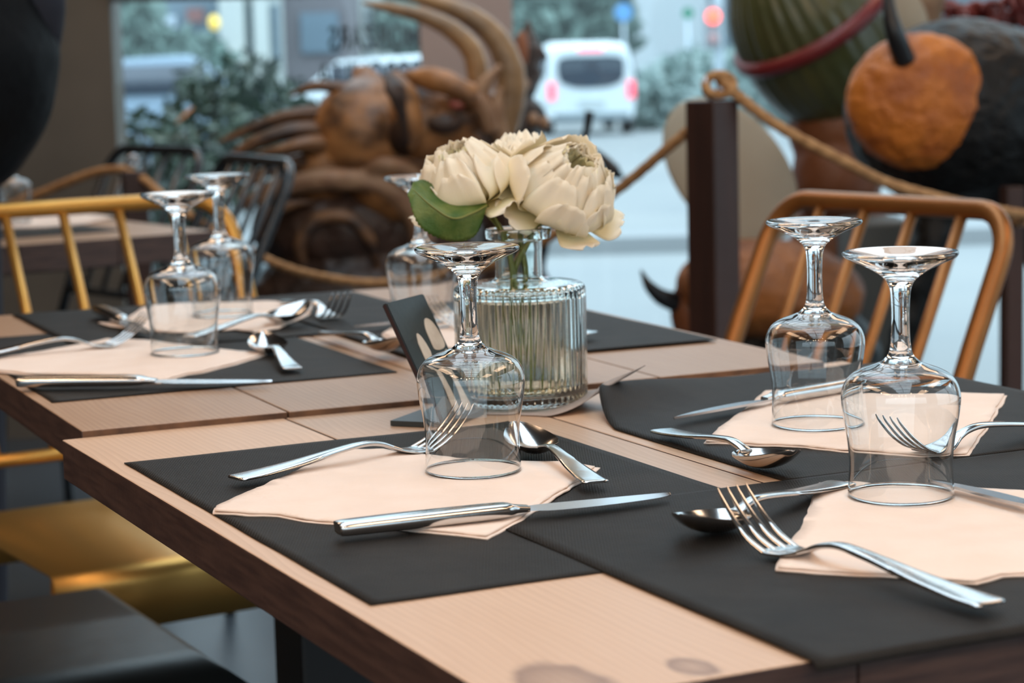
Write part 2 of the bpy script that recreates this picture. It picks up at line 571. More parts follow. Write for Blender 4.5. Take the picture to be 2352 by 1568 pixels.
# ------------------------------------------------------------------ pendant lamps
BULB = emit('glowing_warm_bulb', (1.0, 0.62, 0.30), 60.0)
for i, (x, y) in enumerate(BULBS):
    z = 2.15 + 0.1 * (i % 3)
    t = thing('pendant_lamp', 'bare warm bulb hanging on a black cord from the ceiling behind the viewer', 'lamp', (x, y, z), group='pendant bulbs over the dining room')
    b = bmesh.new(); ellipsoid(b, (0, 0, 0), (0.026, 0.026, 0.034), seg=16, ring=10); ob('bulb', b, BULB, t)
    b = bmesh.new(); sweep(b, [(0, 0, 0.04), (0, 0, 0.09)], 0.018, 12); sweep(b, [(0, 0, 0.09), (0, 0, 3.0 - z)], 0.003, 6); ob('cord', b, STEELB, t)
    l = bpy.data.lights.new('bulb_light', 'POINT'); l.energy = 4.6; l.color = (1.0, 0.68, 0.42); l.shadow_soft_size = 0.03
    lo = bpy.data.objects.new('bulb_light', l); lo.location = (x, y, z - 0.12); COL.objects.link(lo)

# ------------------------------------------------------------------ tables
YF, YB = -1.12677, -1.15757
OF = at(140, 1010, TOP)
OB = at(185, 990, TOP + 0.005)
TB = TOP + 0.005


def table(name, label, origin, yaw, length, width, planks, wood, side=EDGE, end=EDGE2, th=0.030):
    t = thing(name, label, 'table', (origin.x, origin.y, 0), yaw)
    zt = origin.z
    b = bmesh.new()
    pw = width / planks
    for i in range(planks):
        g = 0.0006
        vs = box(b, (length / 2, pw * (i + 0.5), zt - th / 2), (length, pw - 2 * g, th), bevel=0.0011)
    for f in b.faces:
        n = f.normal
        c = f.calc_center_median()
        if n.z < 0.5:
            f.material_index = 1 if (abs(c.y) < 0.003 or abs(c.y - width) < 0.003) else 2
    bmesh.ops.recalc_face_normals(b, faces=b.faces)
    ob('tabletop', b, [wood, side, end], t, smooth=False)
    b = bmesh.new(); box(b, (length / 2, width / 2, zt - th - 0.006), (length * 0.72, width * 0.72, 0.012), bevel=0.002)
    ob('support_frame', b, STEELB, t, smooth=False)
    b = bmesh.new(); box(b, (length / 2, width / 2, (zt - th - 0.012 + 0.02) / 2), (0.09, 0.09, zt - th - 0.012 - 0.02), bevel=0.004)
    ob('column', b, STEELB, t, smooth=False)
    b = bmesh.new(); box(b, (length / 2, width / 2, 0.010), (0.42, 0.42, 0.02), bevel=0.006)
    ob('base_plate', b, STEELB, t, smooth=False)
    return t


T1 = table('dining_table', 'pale plank dining table in front with dark stained edge, nearest to the viewer', Vector((OF.x, OF.y, TOP)), YF, 0.785, 0.706, 4, WOOD_F, end=EDGE)
# the back table's origin is its rear-left corner so that local x runs towards the front
LB = 0.815
dirB = Vector((math.cos(YB), math.sin(YB), 0)); perB = Vector((-math.sin(YB), math.cos(YB), 0))
dirF = Vector((math.cos(YF), math.sin(YF), 0)); perF = Vector((-math.sin(YF), math.cos(YF), 0))
oB0 = OB - dirB * LB
T2 = table('dining_table', 'browner plank dining table pushed against the far end of the front one', Vector((oB0.x, oB0.y, TB)), YB, LB, 0.656, 4, WOOD_B)
cL = at(490, 530, TOP)
dL = Vector((-1, 0.0, 0)); 
e0 = at(0, 566, TOP)
yawL = math.atan2(-(cL - e0).y, -(cL - e0).x)     # x axis runs left along the front edge
yl = math.atan2((at(270, 482, TOP) - cL).y, (at(270, 482, TOP) - cL).x)
# local x along the right edge, away from the viewer reversed (towards the viewer), y to the right
aL = math.atan2((cL - e0).y, (cL - e0).x)          # front edge direction, pointing right
ox = Vector((math.sin(aL), -math.cos(aL), 0))      # local x (towards viewer)
oy = Vector((math.cos(aL), math.sin(aL), 0))
oL = Vector((cL.x, cL.y, TOP)) - ox * 0.75 - oy * 0.85
T3 = table('dining_table', 'plank dining table at the far left beyond the gold chair back', oL, aL - PI / 2, 0.75, 0.85, 5, WOOD_B, end=EDGE, th=0.045)


def pf(a, p, z=TOP): v = OF + dirF * a + perF * p; return Vector((v.x, v.y, z))
def pb(a, p, z=TB): v = OB + dirB * a + perB * p; return Vector((v.x, v.y, z))


# ------------------------------------------------------------------ placemats
def sheet(name, label, grid, m, cat, group, th=0.0007):
    """grid: rows of points -> thin sheet"""
    b = bmesh.new()
    V = [[b.verts.new(p) for p in row] for row in grid]
    for i in range(len(V) - 1):
        for j in range(len(V[0]) - 1):
            b.faces.new((V[i][j], V[i][j + 1], V[i + 1][j + 1], V[i + 1][j]))
    o = ob(name, b, m)
    s = o.modifiers.new('solid', 'SOLIDIFY'); s.thickness = th; s.offset = 1.0
    return tag(o, label, cat, group)


def matgrid(fn, a0, a1, p0, p1, z, na=60, np_=40, seed=0, wav=0.0012, lift=0.0008, drop=None):
    g = []
    for i in range(na + 1):
        row = []
        for j in range(np_ + 1):
            u, v = i / na, j / np_
            a, p = a0 + (a1 - a0) * u, p0 + (p1 - p0) * v
            ea = noise.noise(Vector((p * 14, seed, 0))) * wav
            ep = noise.noise(Vector((a * 14, seed + 9, 0))) * wav
            zz = z + lift * max(0, noise.noise(Vector((a * 9, p * 9, seed))))
            P = fn(a + ea, p + ep, zz)
            if drop: P = drop(a, p, P)
            row.append(P)
        g.append(row)
    return g


GM = 'black placemats on the joined tables'
sheet('placemat', 'black fibre placemat at the left corner of the front table, under the sharp glass', matgrid(pf, 0.124, 0.586, 0.014, 0.318, TOP + 0.0004, seed=1), MATM, 'placemat', GM)


def drop2(a, p, P):
    if a > 0.783:
        e = a - 0.783
        q = pf(0.783 + 0.0025 + min(e, 0.010) * 0.75, p, P.z)
        k = max(0.0, e - 0.006)
        return Vector((q.x, q.y, TOP + 0.0012 - k * 0.8))
    return P


G = matgrid(pf, 0.432, 0.800, 0.148, 0.600, TOP + 0.0009, seed=2, na=90)
G = []
for i in range(91):
    row = []
    for j in range(41):
        a, p = 0.432 + 0.3615 * i / 90, 0.148 + 0.452 * j / 40
        zz = TOP + 0.0012 + 0.0009 * max(0, noise.noise(Vector((a * 9, p * 9, 2))))
        row.append(drop2(a + noise.noise(Vector((p * 12, 2, 0))) * 0.001, p + noise.noise(Vector((a * 12, 5, 0))) * 0.001, pf(a, p, zz)))
    G.append(row)
sheet('placemat', 'black placemat at the near right, hanging over the front table edge under the big fork', G, MATM, 'placemat', GM)

# right mat: lies flat, buckles up into a ridge towards the vase that stands on its corner
G = []
ridgeA, ridgeZ = 0.105, 0.0185
for i in range(71):
    a = 0.105 + (0.430 - 0.105) * i / 70
    row = []
    for j in range(41):
        v = j / 40
        p = 0.405 - 0.040 * min(1, (i / 70) * 3.5) ** 0.7 + 0.0 * v
        p1 = 0.722
        # the rear edge runs slightly towards the back on the right
        aa = a
        if True:
            back = 0.075 * (1 - i / 70) * min(1.0, v * 1.6)
            aa = a - back
        pp = p + (p1 - p) * v
        h = ridgeZ * math.exp(-((a - 0.105) / 0.045) ** 2) * math.exp(-(v / 0.38) ** 2)
        row.append(pf(aa, min(pp, 0.722), TOP + 0.0006 + h + 0.001 * max(0, noise.noise(Vector((a * 8, pp * 8, 7))))))
    G.append(row)
M3 = sheet('placemat', 'black placemat on the right of the front table, buckled up beside the ribbed vase', G, MATM, 'placemat', GM)
# the part of the same mat that climbs from under the vase to the ridge, pale underside up
fr = [at(1120, 950, TOP + 0.0012), at(1212, 952, TOP + 0.0012), at(1262, 953, TOP + 0.0018), at(1312, 938, TOP + 0.0055), at(1352, 914, TOP + 0.0115), pf(0.105, 0.405, TOP + 0.0195)]
bk = [at(1120, 905, TOP + 0.0012), at(1225, 903, TOP + 0.0012), at(1300, 901, TOP + 0.0040), at(1370, 893, TOP + 0.0110), at(1430, 868, TOP + 0.022), at(1482, 838, TOP + 0.032)]
SF, SB = spline(fr, 8), spline(bk, 8)
b = bmesh.new()
V = []
for p, q in zip(SF, SB):
    V.append([b.verts.new(p.lerp(q, k / 10)) for k in range(11)])
for i in range(len(V) - 1):
    for k in range(10): b.faces.new((V[i][k], V[i][k + 1], V[i + 1][k + 1], V[i + 1][k]))
MATU = simple('placemat_underside', (0.33, 0.27, 0.24), 0.6, bump=(120, 0.0004))
o = ob('curled_corner', b, MATU, M3)
s = o.modifiers.new('solid', 'SOLIDIFY'); s.thickness = 0.0007; s.offset = -1
o['label'] = 'pale underside of the curled corner'

sheet('placemat', 'black placemat at the left end of the back table under the long knife and napkin', matgrid(pb, -0.608, -0.149, 0.010, 0.312, TB + 0.0004, seed=3), MATM, 'placemat', GM)
sheet('placemat', 'black placemat across the far end of the back table', matgrid(pb, -0.800, -0.432, 0.104, 0.500, TB + 0.0014, seed=4), MATM, 'placemat', GM)
sheet('placemat', 'black placemat at the right side of the back table behind the vase', matgrid(pb, -0.610, -0.165, 0.352, 0.640, TB + 0.0022, seed=5), MATM, 'placemat', GM)


# ------------------------------------------------------------------ napkins
def napkin(label, outline, z, seed, group='blush paper napkins on the joined tables', zbase=TOP, world_pts=None):
    P = world_pts or [at(x, y, z) for x, y in outline]
    n = len(P)
    c = sum(P, Vector()) / n
    dense = []
    for i in range(n):
        a, bq = P[i], P[(i + 1) % n]
        L = (bq - a).length
        k = max(2, int(L / 0.004))
        for s in range(k):
            q = a.lerp(bq, s / k)
            w = noise.noise(q * 60 + Vector((seed, 0, 0))) * 0.0012
            dense.append(q + (q - c).normalized() * w)
    o = None
    b = bmesh.new()
    for layer in range(2):
        vs = []
        for q in dense:
            sh = (q - c) * (0.0 if layer else 0.012)
            ang = noise.noise(q * 25 + Vector((0, seed + layer * 5, 0))) * 0.0016
            vs.append(b.verts.new((q.x + sh.x + (c - q).x * 0.01 * layer + ang, q.y + sh.y + ang, z)))
        es = [b.edges.new((vs[i], vs[(i + 1) % len(vs)])) for i in range(len(vs))]
        r = bmesh.ops.triangle_fill(b, edges=es, use_beauty=True)
        inner = [e for e in b.edges if e.calc_length() > 0.012 and not e.is_boundary]
        for _ in range(4):
            inner = [e for e in b.edges if e.calc_length() > 0.010 and not e.is_boundary]
            if not inner: break
            bmesh.ops.subdivide_edges(b, edges=inner, cuts=1)
            bmesh.ops.triangulate(b, faces=b.faces[:])
        hi = 0.0012 + 0.0016 * layer
        for v in b.verts:
            if not v.tag:
                v.co.z = z + hi + 0.0010 * noise.noise(Vector((v.co.x * 22, v.co.y * 22, seed))) + 0.0004 * noise.noise(Vector((v.co.x * 80, v.co.y * 80, seed + layer)))
                v.tag = True
    o = ob('napkin', b, NAPK, auto=60)
    s = o.modifiers.new('solid', 'SOLIDIFY'); s.thickness = 0.0011; s.offset = -1
    return tag(o, label, 'napkin', group)


napkin('blush paper napkin under the sharp front glass, between fork and knife', [(492, 1180), (497, 1170), (535, 1152), (585, 1128), (640, 1106), (700, 1079), (765, 1056), (800, 1040), (880, 1038), (935, 1048), (1050, 1060), (1160, 1066), (1290, 1068), (1372, 1077), (1333, 1108), (1265, 1152), (1200, 1195), (1120, 1237), (1050, 1230), (950, 1222), (870, 1214), (790, 1207), (700, 1198), (640, 1188), (570, 1186)], TOP + 0.0012, 1)
napkin('large blush napkin at the near right under the nearest glass and big fork', [(1783, 1312), (1797, 1275), (1838, 1225), (1858, 1175), (1880, 1118), (1960, 1113), (2060, 1122), (2180, 1124), (2352, 1135), (2470, 1150), (2440, 1310), (2352, 1324), (2300, 1326), (2240, 1343), (2150, 1338), (2080, 1330), (1960, 1322), (1880, 1318)], TOP + 0.0020, 2)
napkin('blush napkin on the buckled right placemat with a knife lying across it', [(1620, 1020), (1640, 1000), (1668, 975), (1712, 945), (1757, 903), (1830, 900), (1930, 905), (2080, 908), (2200, 908), (2310, 912), (2285, 955), (2250, 1010), (2222, 1048), (2120, 1050), (2020, 1042), (1930, 1038), (1850, 1030), (1740, 1026), (1680, 1020)], TOP + 0.0012, 3)
napkin('blush napkin reaching over the left edge of the back table beside the long knife', [(-60, 850), (0, 828), (90, 812), (180, 797), (245, 783), (330, 786), (420, 797), (500, 806), (612, 816), (540, 838), (465, 858), (430, 862), (365, 882), (275, 876), (300, 866), (190, 865), (60, 862)], TB + 0.0010, 4)
napkin('blush napkin at the far end of the back table under the farther left glass', [(228, 745), (285, 748), (300, 728), (330, 710), (400, 702), (500, 698), (640, 697), (715, 704), (708, 725), (640, 757), (585, 766), (540, 760), (430, 768), (330, 762), (250, 752)], TB + 0.0020, 5)
napkin('blush napkin mostly hidden behind the table sign and the vase', [(905, 792), (880, 770), (905, 752), (950, 736), (1060, 728), (1200, 733), (1320, 752), (1270, 800), (1150, 808), (1010, 803)], TB + 0.0028, 6)
NAPL = [cL.copy() for _ in range(0)]
napkin('blush napkin on the far left table seen between gold chair spindles', [(-90, 512), (0, 494), (90, 490), (200, 494), (258, 500), (190, 515), (100, 524), (0, 527), (-80, 530)], TOP + 0.0012, 8, group='blush paper napkins on the far left table')
bL = lambda a, p, z: Vector((0, 0, 0)) + oL.xyz * 1.0 + ox * a + oy * p + Vector((0, 0, z - oL.z))
sheet('placemat', 'black placemat on the far left table under a napkin and glass', matgrid(bL, 0.18, 0.62, 0.35, 0.75, TOP + 0.0004, seed=12, na=20, np_=14), MATM, 'placemat', None)

# ------------------------------------------------------------------ wine glasses, upside down


def make_glass():
    t = thing('wine_glass', 'x', 'wine glass')
    outer = [(.0322, 0.0004), (.0317, .010), (.0313, .020), (.0317, .030), (.0331, .040), (.0349, .050), (.0359, .0590), (.0356, .0645), (.0338, .0700), (.0300, .0748), (.0240, .0783), (.0170, .0808), (.0115, .0830)]
    outer = [(p.x, p.z) for p in spline([(r, 0, z) for r, z in outer], 4)]
    inner = []
    for i, (r, z) in enumerate(outer):
        a = outer[max(i - 1, 0)]; c = outer[min(i + 1, len(outer) - 1)]
        tx, tz = c[0] - a[0], c[1] - a[1]
        l = math.hypot(tx, tz)
        nx, nz = -tz / l, tx / l
        th = 0.00055 + 0.0015 * max(0, (i / len(outer) - 0.7) / 0.3)
        inner.append((max(0.0, r + nx * th), z + nz * th if z > 0.002 else z))
    inner = [q for q in inner]
    prof = outer + inner[::-1]
    # rounded rim
    b = bmesh.new(); lathe(b, prof, 72, closed=True)
    ob('bowl', b, STEMG, t)
    # solid stem and foot
    st = [(0.0, .0795), (.0070, .0798), (.0108, .0812), (.0118, .0826), (.0108, .0838), (.0086, .0858), (.0069, .089), (.0059, .095), (.0055, .104), (.0054, .113), (.0057, .121), (.0064, .127), (.0080, .1312), (.0110, .1345), (.0160, .1380), (.0220, .1412), (.0285, .1440), (.0330, .1462), (.0345, .1478), (.0346, .1490), (.0338, .1499), (.0320, .1500), (.0270, .1492), (.0200, .1480), (.0120, .1466), (.0050, .1460), (0.0, .1459)]
    p2 = [(max(0, p.x), p.z) for p in spline([(r, 0, z) for r, z in st], 3)]
    p2[0] = (0, p2[0][1]); p2[-1] = (0, p2[-1][1])
    b = bmesh.new(); lathe(b, p2, 72)
    o = ob('stem', b, STEMG, t)
    return t


glass0 = make_glass()
GL = [((-0.0280, 1.4215), TOP + .0040, 'sharp upside-down wine glass in the middle of the front table, before the vase and sign'),
      ((0.2347, 1.2994), TOP + .0050, 'nearest upside-down wine glass, at the right edge on the large napkin'),
      ((0.2202, 1.5632), TOP + .0042, 'upside-down wine glass on the right, just behind and left of the nearest one'),
      ((-0.3065, 2.0153), TB + .0038, 'upside-down wine glass on the back table, the front one of the left pair'),
      ((-0.3082, 2.3075), TB + .0048, 'upside-down wine glass at the left, the rear one of the left pair'),
      (None, TB + .0056, 'upside-down wine glass partly hidden behind the flowers and ribbed vase'),
      (None, TOP + .0040, 'blurred wine glass on the far left table in front of the black jacket')]
for i, (xy, z, lab) in enumerate(GL):
    o = glass0 if i == 0 else copy_tree(glass0)
    if i == 5: q = at(972, 748, z); xy = (q.x, q.y)
    if i == 6: q = at(30, 512, z); xy = (q.x, q.y)
    o.location = (xy[0], xy[1], z)
    o.rotation_euler = (0, 0, i * 0.7)
    tag(o, lab, 'wine glass', 'upside-down wine glasses on the joined tables' if i < 6 else None)


# ------------------------------------------------------------------ cutlery (local x from handle end to tip)
def strip(b, st, seg=12, power=0.55):
    """stations (x, y, z, width, thick)"""
    rings = []
    for i, (x, y, z, w, th) in enumerate(st):
        a0, a1 = st[max(i - 1, 0)], st[min(i + 1, len(st) - 1)]
        dx, dz = a1[0] - a0[0], a1[2] - a0[2]
        l = math.hypot(dx, dz) or 1
        nx, nz = -dz / l, dx / l
        ring = []
        for k in range(seg):
            a = 2 * PI * k / seg
            ca, sa = math.cos(a), math.sin(a)
            yy = math.copysign(abs(ca) ** power, ca) * w / 2
            hh = math.copysign(abs(sa) ** power, sa) * th / 2
            ring.append(b.verts.new((x + nx * hh, y + yy, z + nz * hh)))
        rings.append(ring)
    for i in range(len(rings) - 1):
        for k in range(seg):
            b.faces.new((rings[i][k], rings[i][(k + 1) % seg], rings[i + 1][(k + 1) % seg], rings[i + 1][k]))
    b.faces.new(rings[0][::-1]); b.faces.new(rings[-1])


def dens(st, n=5):
    keys = [Vector((s[0], s[1], s[2])) for s in st]
    P = spline(keys, n)
    W = lerp_list([s[3] for s in st], len(P)); T = lerp_list([s[4] for s in st], len(P))
    return [(p.x, p.y, p.z, w, t) for p, w, t in zip(P, W, T)]


HANDLE = [(0, 0, .0040, .0150, .0016), (.003, 0, .0040, .0205, .0024), (.02, 0, .0046, .0200, .0026), (.05, 0, .0070, .0160, .0028), (.08, 0, .0105, .0105, .0032), (.105, 0, .0125, .0080, .0036), (.120, 0, .0105, .0075, .0034)]


def make_fork():
    t = thing('fork', 'x', 'fork')
    b = bmesh.new(); strip(b, dens(HANDLE + [(.130, 0, .0068, .0100, .0028)])); ob('handle', b, STEEL, t, auto=50)
    b = bmesh.new()
    strip(b, dens([(.128, 0, .0076, .0090, .0028), (.136, 0, .0044, .0160, .0023), (.143, 0, .0026, .0225, .0020), (.152, 0, .0018, .0248, .0020), (.158, 0, .0022, .0252, .0020)]), seg=20, power=0.4)
    for k in range(4):
        y0 = -.0106 + .00707 * k
        strip(b, dens([(.155, y0, .0020, .0040, .0020), (.168, y0 * 1.0, .0066, .0035, .0019), (.181, y0 * 0.97, .0150, .0029, .0018), (.192, y0 * 0.93, .0250, .0020, .0014), (.196, y0 * 0.92, .0300, .0008, .0008)], 3), seg=8, power=0.8)
    ob('tines', b, STEEL, t, auto=50)
    return t


def make_spoon():
    t = thing('spoon', 'x', 'spoon')
    b = bmesh.new(); strip(b, dens(HANDLE + [(.129, 0, .0085, .0090, .0026)])); ob('handle', b, STEEL, t, auto=50)
    b = bmesh.new()
    x0, L = .126, .066
    nu, nv = 22, 16
    def pt(u, v):
        s = u
        hw = .0205 * (math.sin(PI * min(1, s * 0.999 + .0005) ** 0.80)) ** 0.62
        y = hw * v
        rimz = .0092 + .0095 * s ** 1.5 - .0015 * math.sin(PI * s)
        d = .0092 * (math.sin(PI * s ** 0.85) ** 0.6) * (1 - v * v)
        return Vector((x0 + L * s, y, rimz - d))
    T, B_ = [], []
    for i in range(nu + 1):
        u = 0.004 + 0.992 * i / nu
        T.append([b.verts.new(pt(u, -1 + 2 * j / nv) + Vector((0, 0, .0006))) for j in range(nv + 1)])
        B_.append([b.verts.new(pt(u, -1 + 2 * j / nv) - Vector((0, 0, .0006))) for j in range(nv + 1)])
    for i in range(nu):
        for j in range(nv):
            b.faces.new((T[i][j], T[i][j + 1], T[i + 1][j + 1], T[i + 1][j]))
            b.faces.new((B_[i][j], B_[i + 1][j], B_[i + 1][j + 1], B_[i][j + 1]))
        for j in (0, nv):
            b.faces.new((T[i][j], T[i + 1][j], B_[i + 1][j], B_[i][j]))
    for i in (0, nu):
        for j in range(nv): b.faces.new((T[i][j], T[i][j + 1], B_[i][j + 1], B_[i][j]))
    ob('bowl', b, STEEL, t, auto=70)
    return t


def make_knife():
    t = thing('knife', 'x', 'knife')
    b = bmesh.new()
    strip(b, dens([(0, 0, .0052, .0125, .0060), (.0025, 0, .0054, .0160, .0086), (.04, 0, .0055, .0165, .0092), (.09, 0, .0055, .0155, .0088), (.104, 0, .0055, .0145, .0078), (.110, 0, .0053, .0095, .0050), (.118, 0, .0048, .0085, .0036)]), seg=14, power=0.5)
    ob('handle', b, STEEL, t, auto=50)
    b = bmesh.new()
    up, dn = [], []
    # blade outline, flat side tilted a little so that it catches the window
    outl = [(.115, -.0040, .0042), (.124, -.0060, .0060), (.135, -.0085, .0068), (.160, -.0082, .0066), (.185, -.0056, .0064), (.203, -.0020, .0061), (.212, .0016, .0057), (.2155, .0042, .0053)]
    sta = [Vector((x, y0, y1)) for x, y0, y1 in outl]
    S = spline(sta, 4)
    V = []
    for q in S:
        x, y0, y1 = q
        zz = .0040 - .0015 * (x - .115) / .1
        V.append([b.verts.new((x, y0, zz)), b.verts.new((x, y1, zz + .0012)), b.verts.new((x, y1, zz - .0006)), b.verts.new((x, (y0 + y1) / 2, zz - .0009))])
    for i in range(len(V) - 1):
        for k in range(4): b.faces.new((V[i][k], V[i][(k + 1) % 4], V[i + 1][(k + 1) % 4], V[i + 1][k]))
    b.faces.new(V[0][::-1]); b.faces.new(V[-1])
    ob('blade', b, BLADE, t, auto=35)
    return t


fork0, spoon0, knife0 = make_fork(), make_spoon(), make_knife()
_used = {}


def put(proto, label, hp, tp, L, z, tipz=None, group=None, by_tip=False):
    """hp, tp: photograph pixels of the handle end and of the tip (its height found from the length L)"""
    o = proto if proto.name not in _used else copy_tree(proto)
    _used[proto.name] = 1
    kind = proto.name.split('.')[0]
    if by_tip:
        T = at(tp[0], tp[1], z + 0.003)
        d = T - at(hp[0], hp[1], z + 0.003)
        d = Vector((d.x, d.y, 0)).normalized()
        H = T - d * L
    else:
        H = at(hp[0], hp[1], z + 0.004)
        best = None
        for k in range(0, 60):
            T = at(tp[0], tp[1], z + k * .0008)
            e = abs(Vector((T.x - H.x, T.y - H.y)).length - L)
            if best is None or e < best[0]: best = (e, T)
            elif e > best[0] + .01: break
        d = best[1] - H
    o.location = (H.x, H.y, z)
    o.rotation_euler = (0, 0, math.atan2(d.y, d.x))
    base = {'fork': .196, 'spoon': .192, 'knife': .2155}[kind]
    sc_ = L / base
    o.scale = (sc_, sc_, sc_)
    return tag(o, label, proto['category'], group)


GC = {'f': 'forks on the joined tables', 's': 'spoons on the joined tables', 'k': 'knives on the joined tables'}
NT = TOP + .0045
put(knife0, 'steel knife across the front of the middle napkin, handle to the left', (780, 1218), (1540, 1148), .216, TOP + .0035, group=GC['k'])
put(knife0, 'steel knife pointing left across the napkin of the buckled placemat', (1990, 884), (1538, 957), .216, TOP + .0045, group=GC['k'], by_tip=True)
put(knife0, 'steel knife at the right edge, its blade lying on the large near napkin', (2400, 1172), (2142, 1098), .216, TOP + .0065, group=GC['k'], by_tip=True)
put(knife0, 'long steel knife at the far left in front of the napkin', (45, 880), (620, 828), .217, TB + .0030, group=GC['k'])
put(knife0, 'blurred knife pointing towards the viewer behind the left glass', (228, 712), (375, 790), .222, TB + .0058, group=GC['k'])
put(knife0, 'blurred knife lying left of the table sign at the back', (1075, 728), (805, 748), .216, TB + .0065, group=GC['k'], by_tip=True)
put(spoon0, 'spoon right of the sharp glass, bowl away from the viewer and full of warm light', (1370, 1105), (1190, 995), .168, TOP + .0042, group=GC['s'])
put(spoon0, 'spoon with raised dark bowl under the tines of the big fork', (1935, 1107), (1557, 1135), .188, TOP + .0022, group=GC['s'])
put(spoon0, 'spoon at the left end of the right napkin with its dark bowl towards the glass', (1517, 986), (1822, 1003), .188, TOP + .0030, group=GC['s'])
put(spoon0, 'spoon with bright bowl and short wide handle in front, right of the left napkin', (672, 845), (602, 775), .172, TB + .0022, group=GC['s'])
put(spoon0, 'blurred spoon across the far napkin, its bowl at the right', (432, 772), (712, 724), .190, TB + .0062, group=GC['s'])
put(spoon0, 'blurred spoon behind the sign with a dark bowl and silver handle', (750, 760), (918, 768), .188, TB + .0062, group=GC['s'])
put(fork0, 'big near fork lying over the napkin with its tines raised to the left', (2280, 1388), (1680, 1108), .203, TOP + .0038, group=GC['f'])
put(fork0, 'fork left of the sharp glass with its handle end on the black placemat', (538, 1098), (1010, 1030), .196, TOP + .0030, group=GC['f'])
put(fork0, 'fork at the right edge seen through the nearest glass, tines to the left', (2352, 990), (2035, 1050), .200, TOP + .0045, group=GC['f'], by_tip=True)
put(fork0, 'blurred fork at the far left edge leading to the front left glass', (-60, 822), (340, 780), .200, TB + .0040, group=GC['f'], by_tip=True)
put(fork0, 'blurred fork at the far end of the back table with shining tines', (657, 690), (785, 712), .200, TB + .0045, group=GC['f'])
put(fork0, 'blurred fork behind the vase, its handle end just showing at the right', (1362, 765), (985, 722), .200, TB + .0060, group=GC['f'])

# ------------------------------------------------------------------ vase, water and flowers
vc = at(1200, 921, TOP + .0022)
VZ = TOP + .0022
vase = thing('vase', 'short ribbed clear glass bottle vase half full of water in the middle of the table', 'vase', (vc.x, vc.y, VZ))
RIBS = 56
def ribmod(a, r, z):
    if r < .050: return 1.0
    k = min(1, max(0, (z - .001) / .004)) * min(1, max(0, (.0955 - z) / .003))
    return 1 + 0.020 * k * (abs(math.cos(a * RIBS / 2)) - 0.6)
out = [(0, .0002), (.040, .0), (.0490, .0008), (.0515, .0035), (.0522, .010), (.0524, .045), (.0524, .085), (.0518, .0915), (.0498, .0945), (.046, .0958), (.036, .0966), (.024, .0975), (.0200, .0995), (.0190, .103), (.0188, .115), (.0190, .128), (.0198, .1300), (.0250, .1308), (.0261, .1325), (.0262, .1375), (.0252, .1392), (.0190, .1392), (.0168, .1380), (.0163, .132), (.0162, .105), (.0175, .0985), (.024, .0945), (.036, .0935), (.0455, .0925), (.0488, .0895), (.0497, .083), (.0497, .016), (.0475, .010), (.038, .0075), (.018, .0065), (0, .0068)]
P = [(max(0, q.x), q.z) for q in spline([(r, 0, z) for r, z in out], 3)]
P[0] = (0, P[0][1]); P[-1] = (0, P[-1][1])
b = bmesh.new(); lathe(b, P, RIBS * 8, ribmod)
ob('body', b, VASEG, vase)
b = bmesh.new(); lathe(b, [(0, .0072), (.018, .0069), (.038, .0079), (.0472, .0104), (.0493, .016), (.0493, .0845), (.0488, .0852), (.047, .0848), (0, .0848)], 96)
wt = ob('water', b, WATER, vase)
wt['label'] = 'clear water filling the vase up to its shoulder'


def petal_mat(name, tip, base):
    m, t, p, o = mat(name)
    at_ = N(t, 'UVMap')
    se = N(t, 'SeparateXYZ'); t.links.new(at_.outputs[0], se.inputs[0])
    rm = N(t, 'ValToRGB')
    rm.color_ramp.elements[0].position = 0.0; rm.color_ramp.elements[0].color = (*base, 1)
    rm.color_ramp.elements[1].position = 0.85; rm.color_ramp.elements[1].color = (*tip, 1)
    t.links.new(se.outputs['Y'], rm.inputs[0])
    co = N(t, 'Mapping'); co.inputs['Scale'].default_value = (22, 1.2, 1)
    t.links.new(at_.outputs[0], co.inputs[0])
    nz = N(t, 'TexNoise', i_Scale=2.0, i_Detail=3.0); t.links.new(co.outputs[0], nz.inputs['Vector'])
    bp = N(t, 'Bump', i_Strength=0.35, i_Distance=0.0006); t.links.new(nz.outputs[0], bp.inputs['Height'])
    df = N(t, 'BsdfDiffuse'); tl = N(t, 'BsdfTranslucent')
    t.links.new(rm.outputs[0], df.inputs[0]); t.links.new(rm.outputs[0], tl.inputs[0])
    t.links.new(bp.outputs[0], df.inputs['Normal'])
    mx = N(t, 'MixShader'); mx.inputs[0].default_value = 0.28
    t.links.new(df.outputs[0], mx.inputs[1]); t.links.new(tl.outputs[0], mx.inputs[2])
    t.links.new(mx.outputs[0], o.inputs[0])
    t.nodes.remove(p)
    return m


PET = petal_mat('cream_petal', (0.99, 0.90, 0.74), (0.95, 0.86, 0.45))
PETI = petal_mat('yellowish_inner_petal', (0.985, 0.91, 0.62), (0.90, 0.83, 0.32))
LEAFM = simple('dark_green_serrated_leaf', (0.045, 0.10, 0.014), 0.5, bump=(140, 0.002), var=(70, (0.12, 0.16, 0.035)), spec=0.35)
STEMM = simple('olive_stem', (0.16, 0.17, 0.035), 0.5)
CALYX = simple('green_calyx', (0.05, 0.11, 0.05), 0.5)


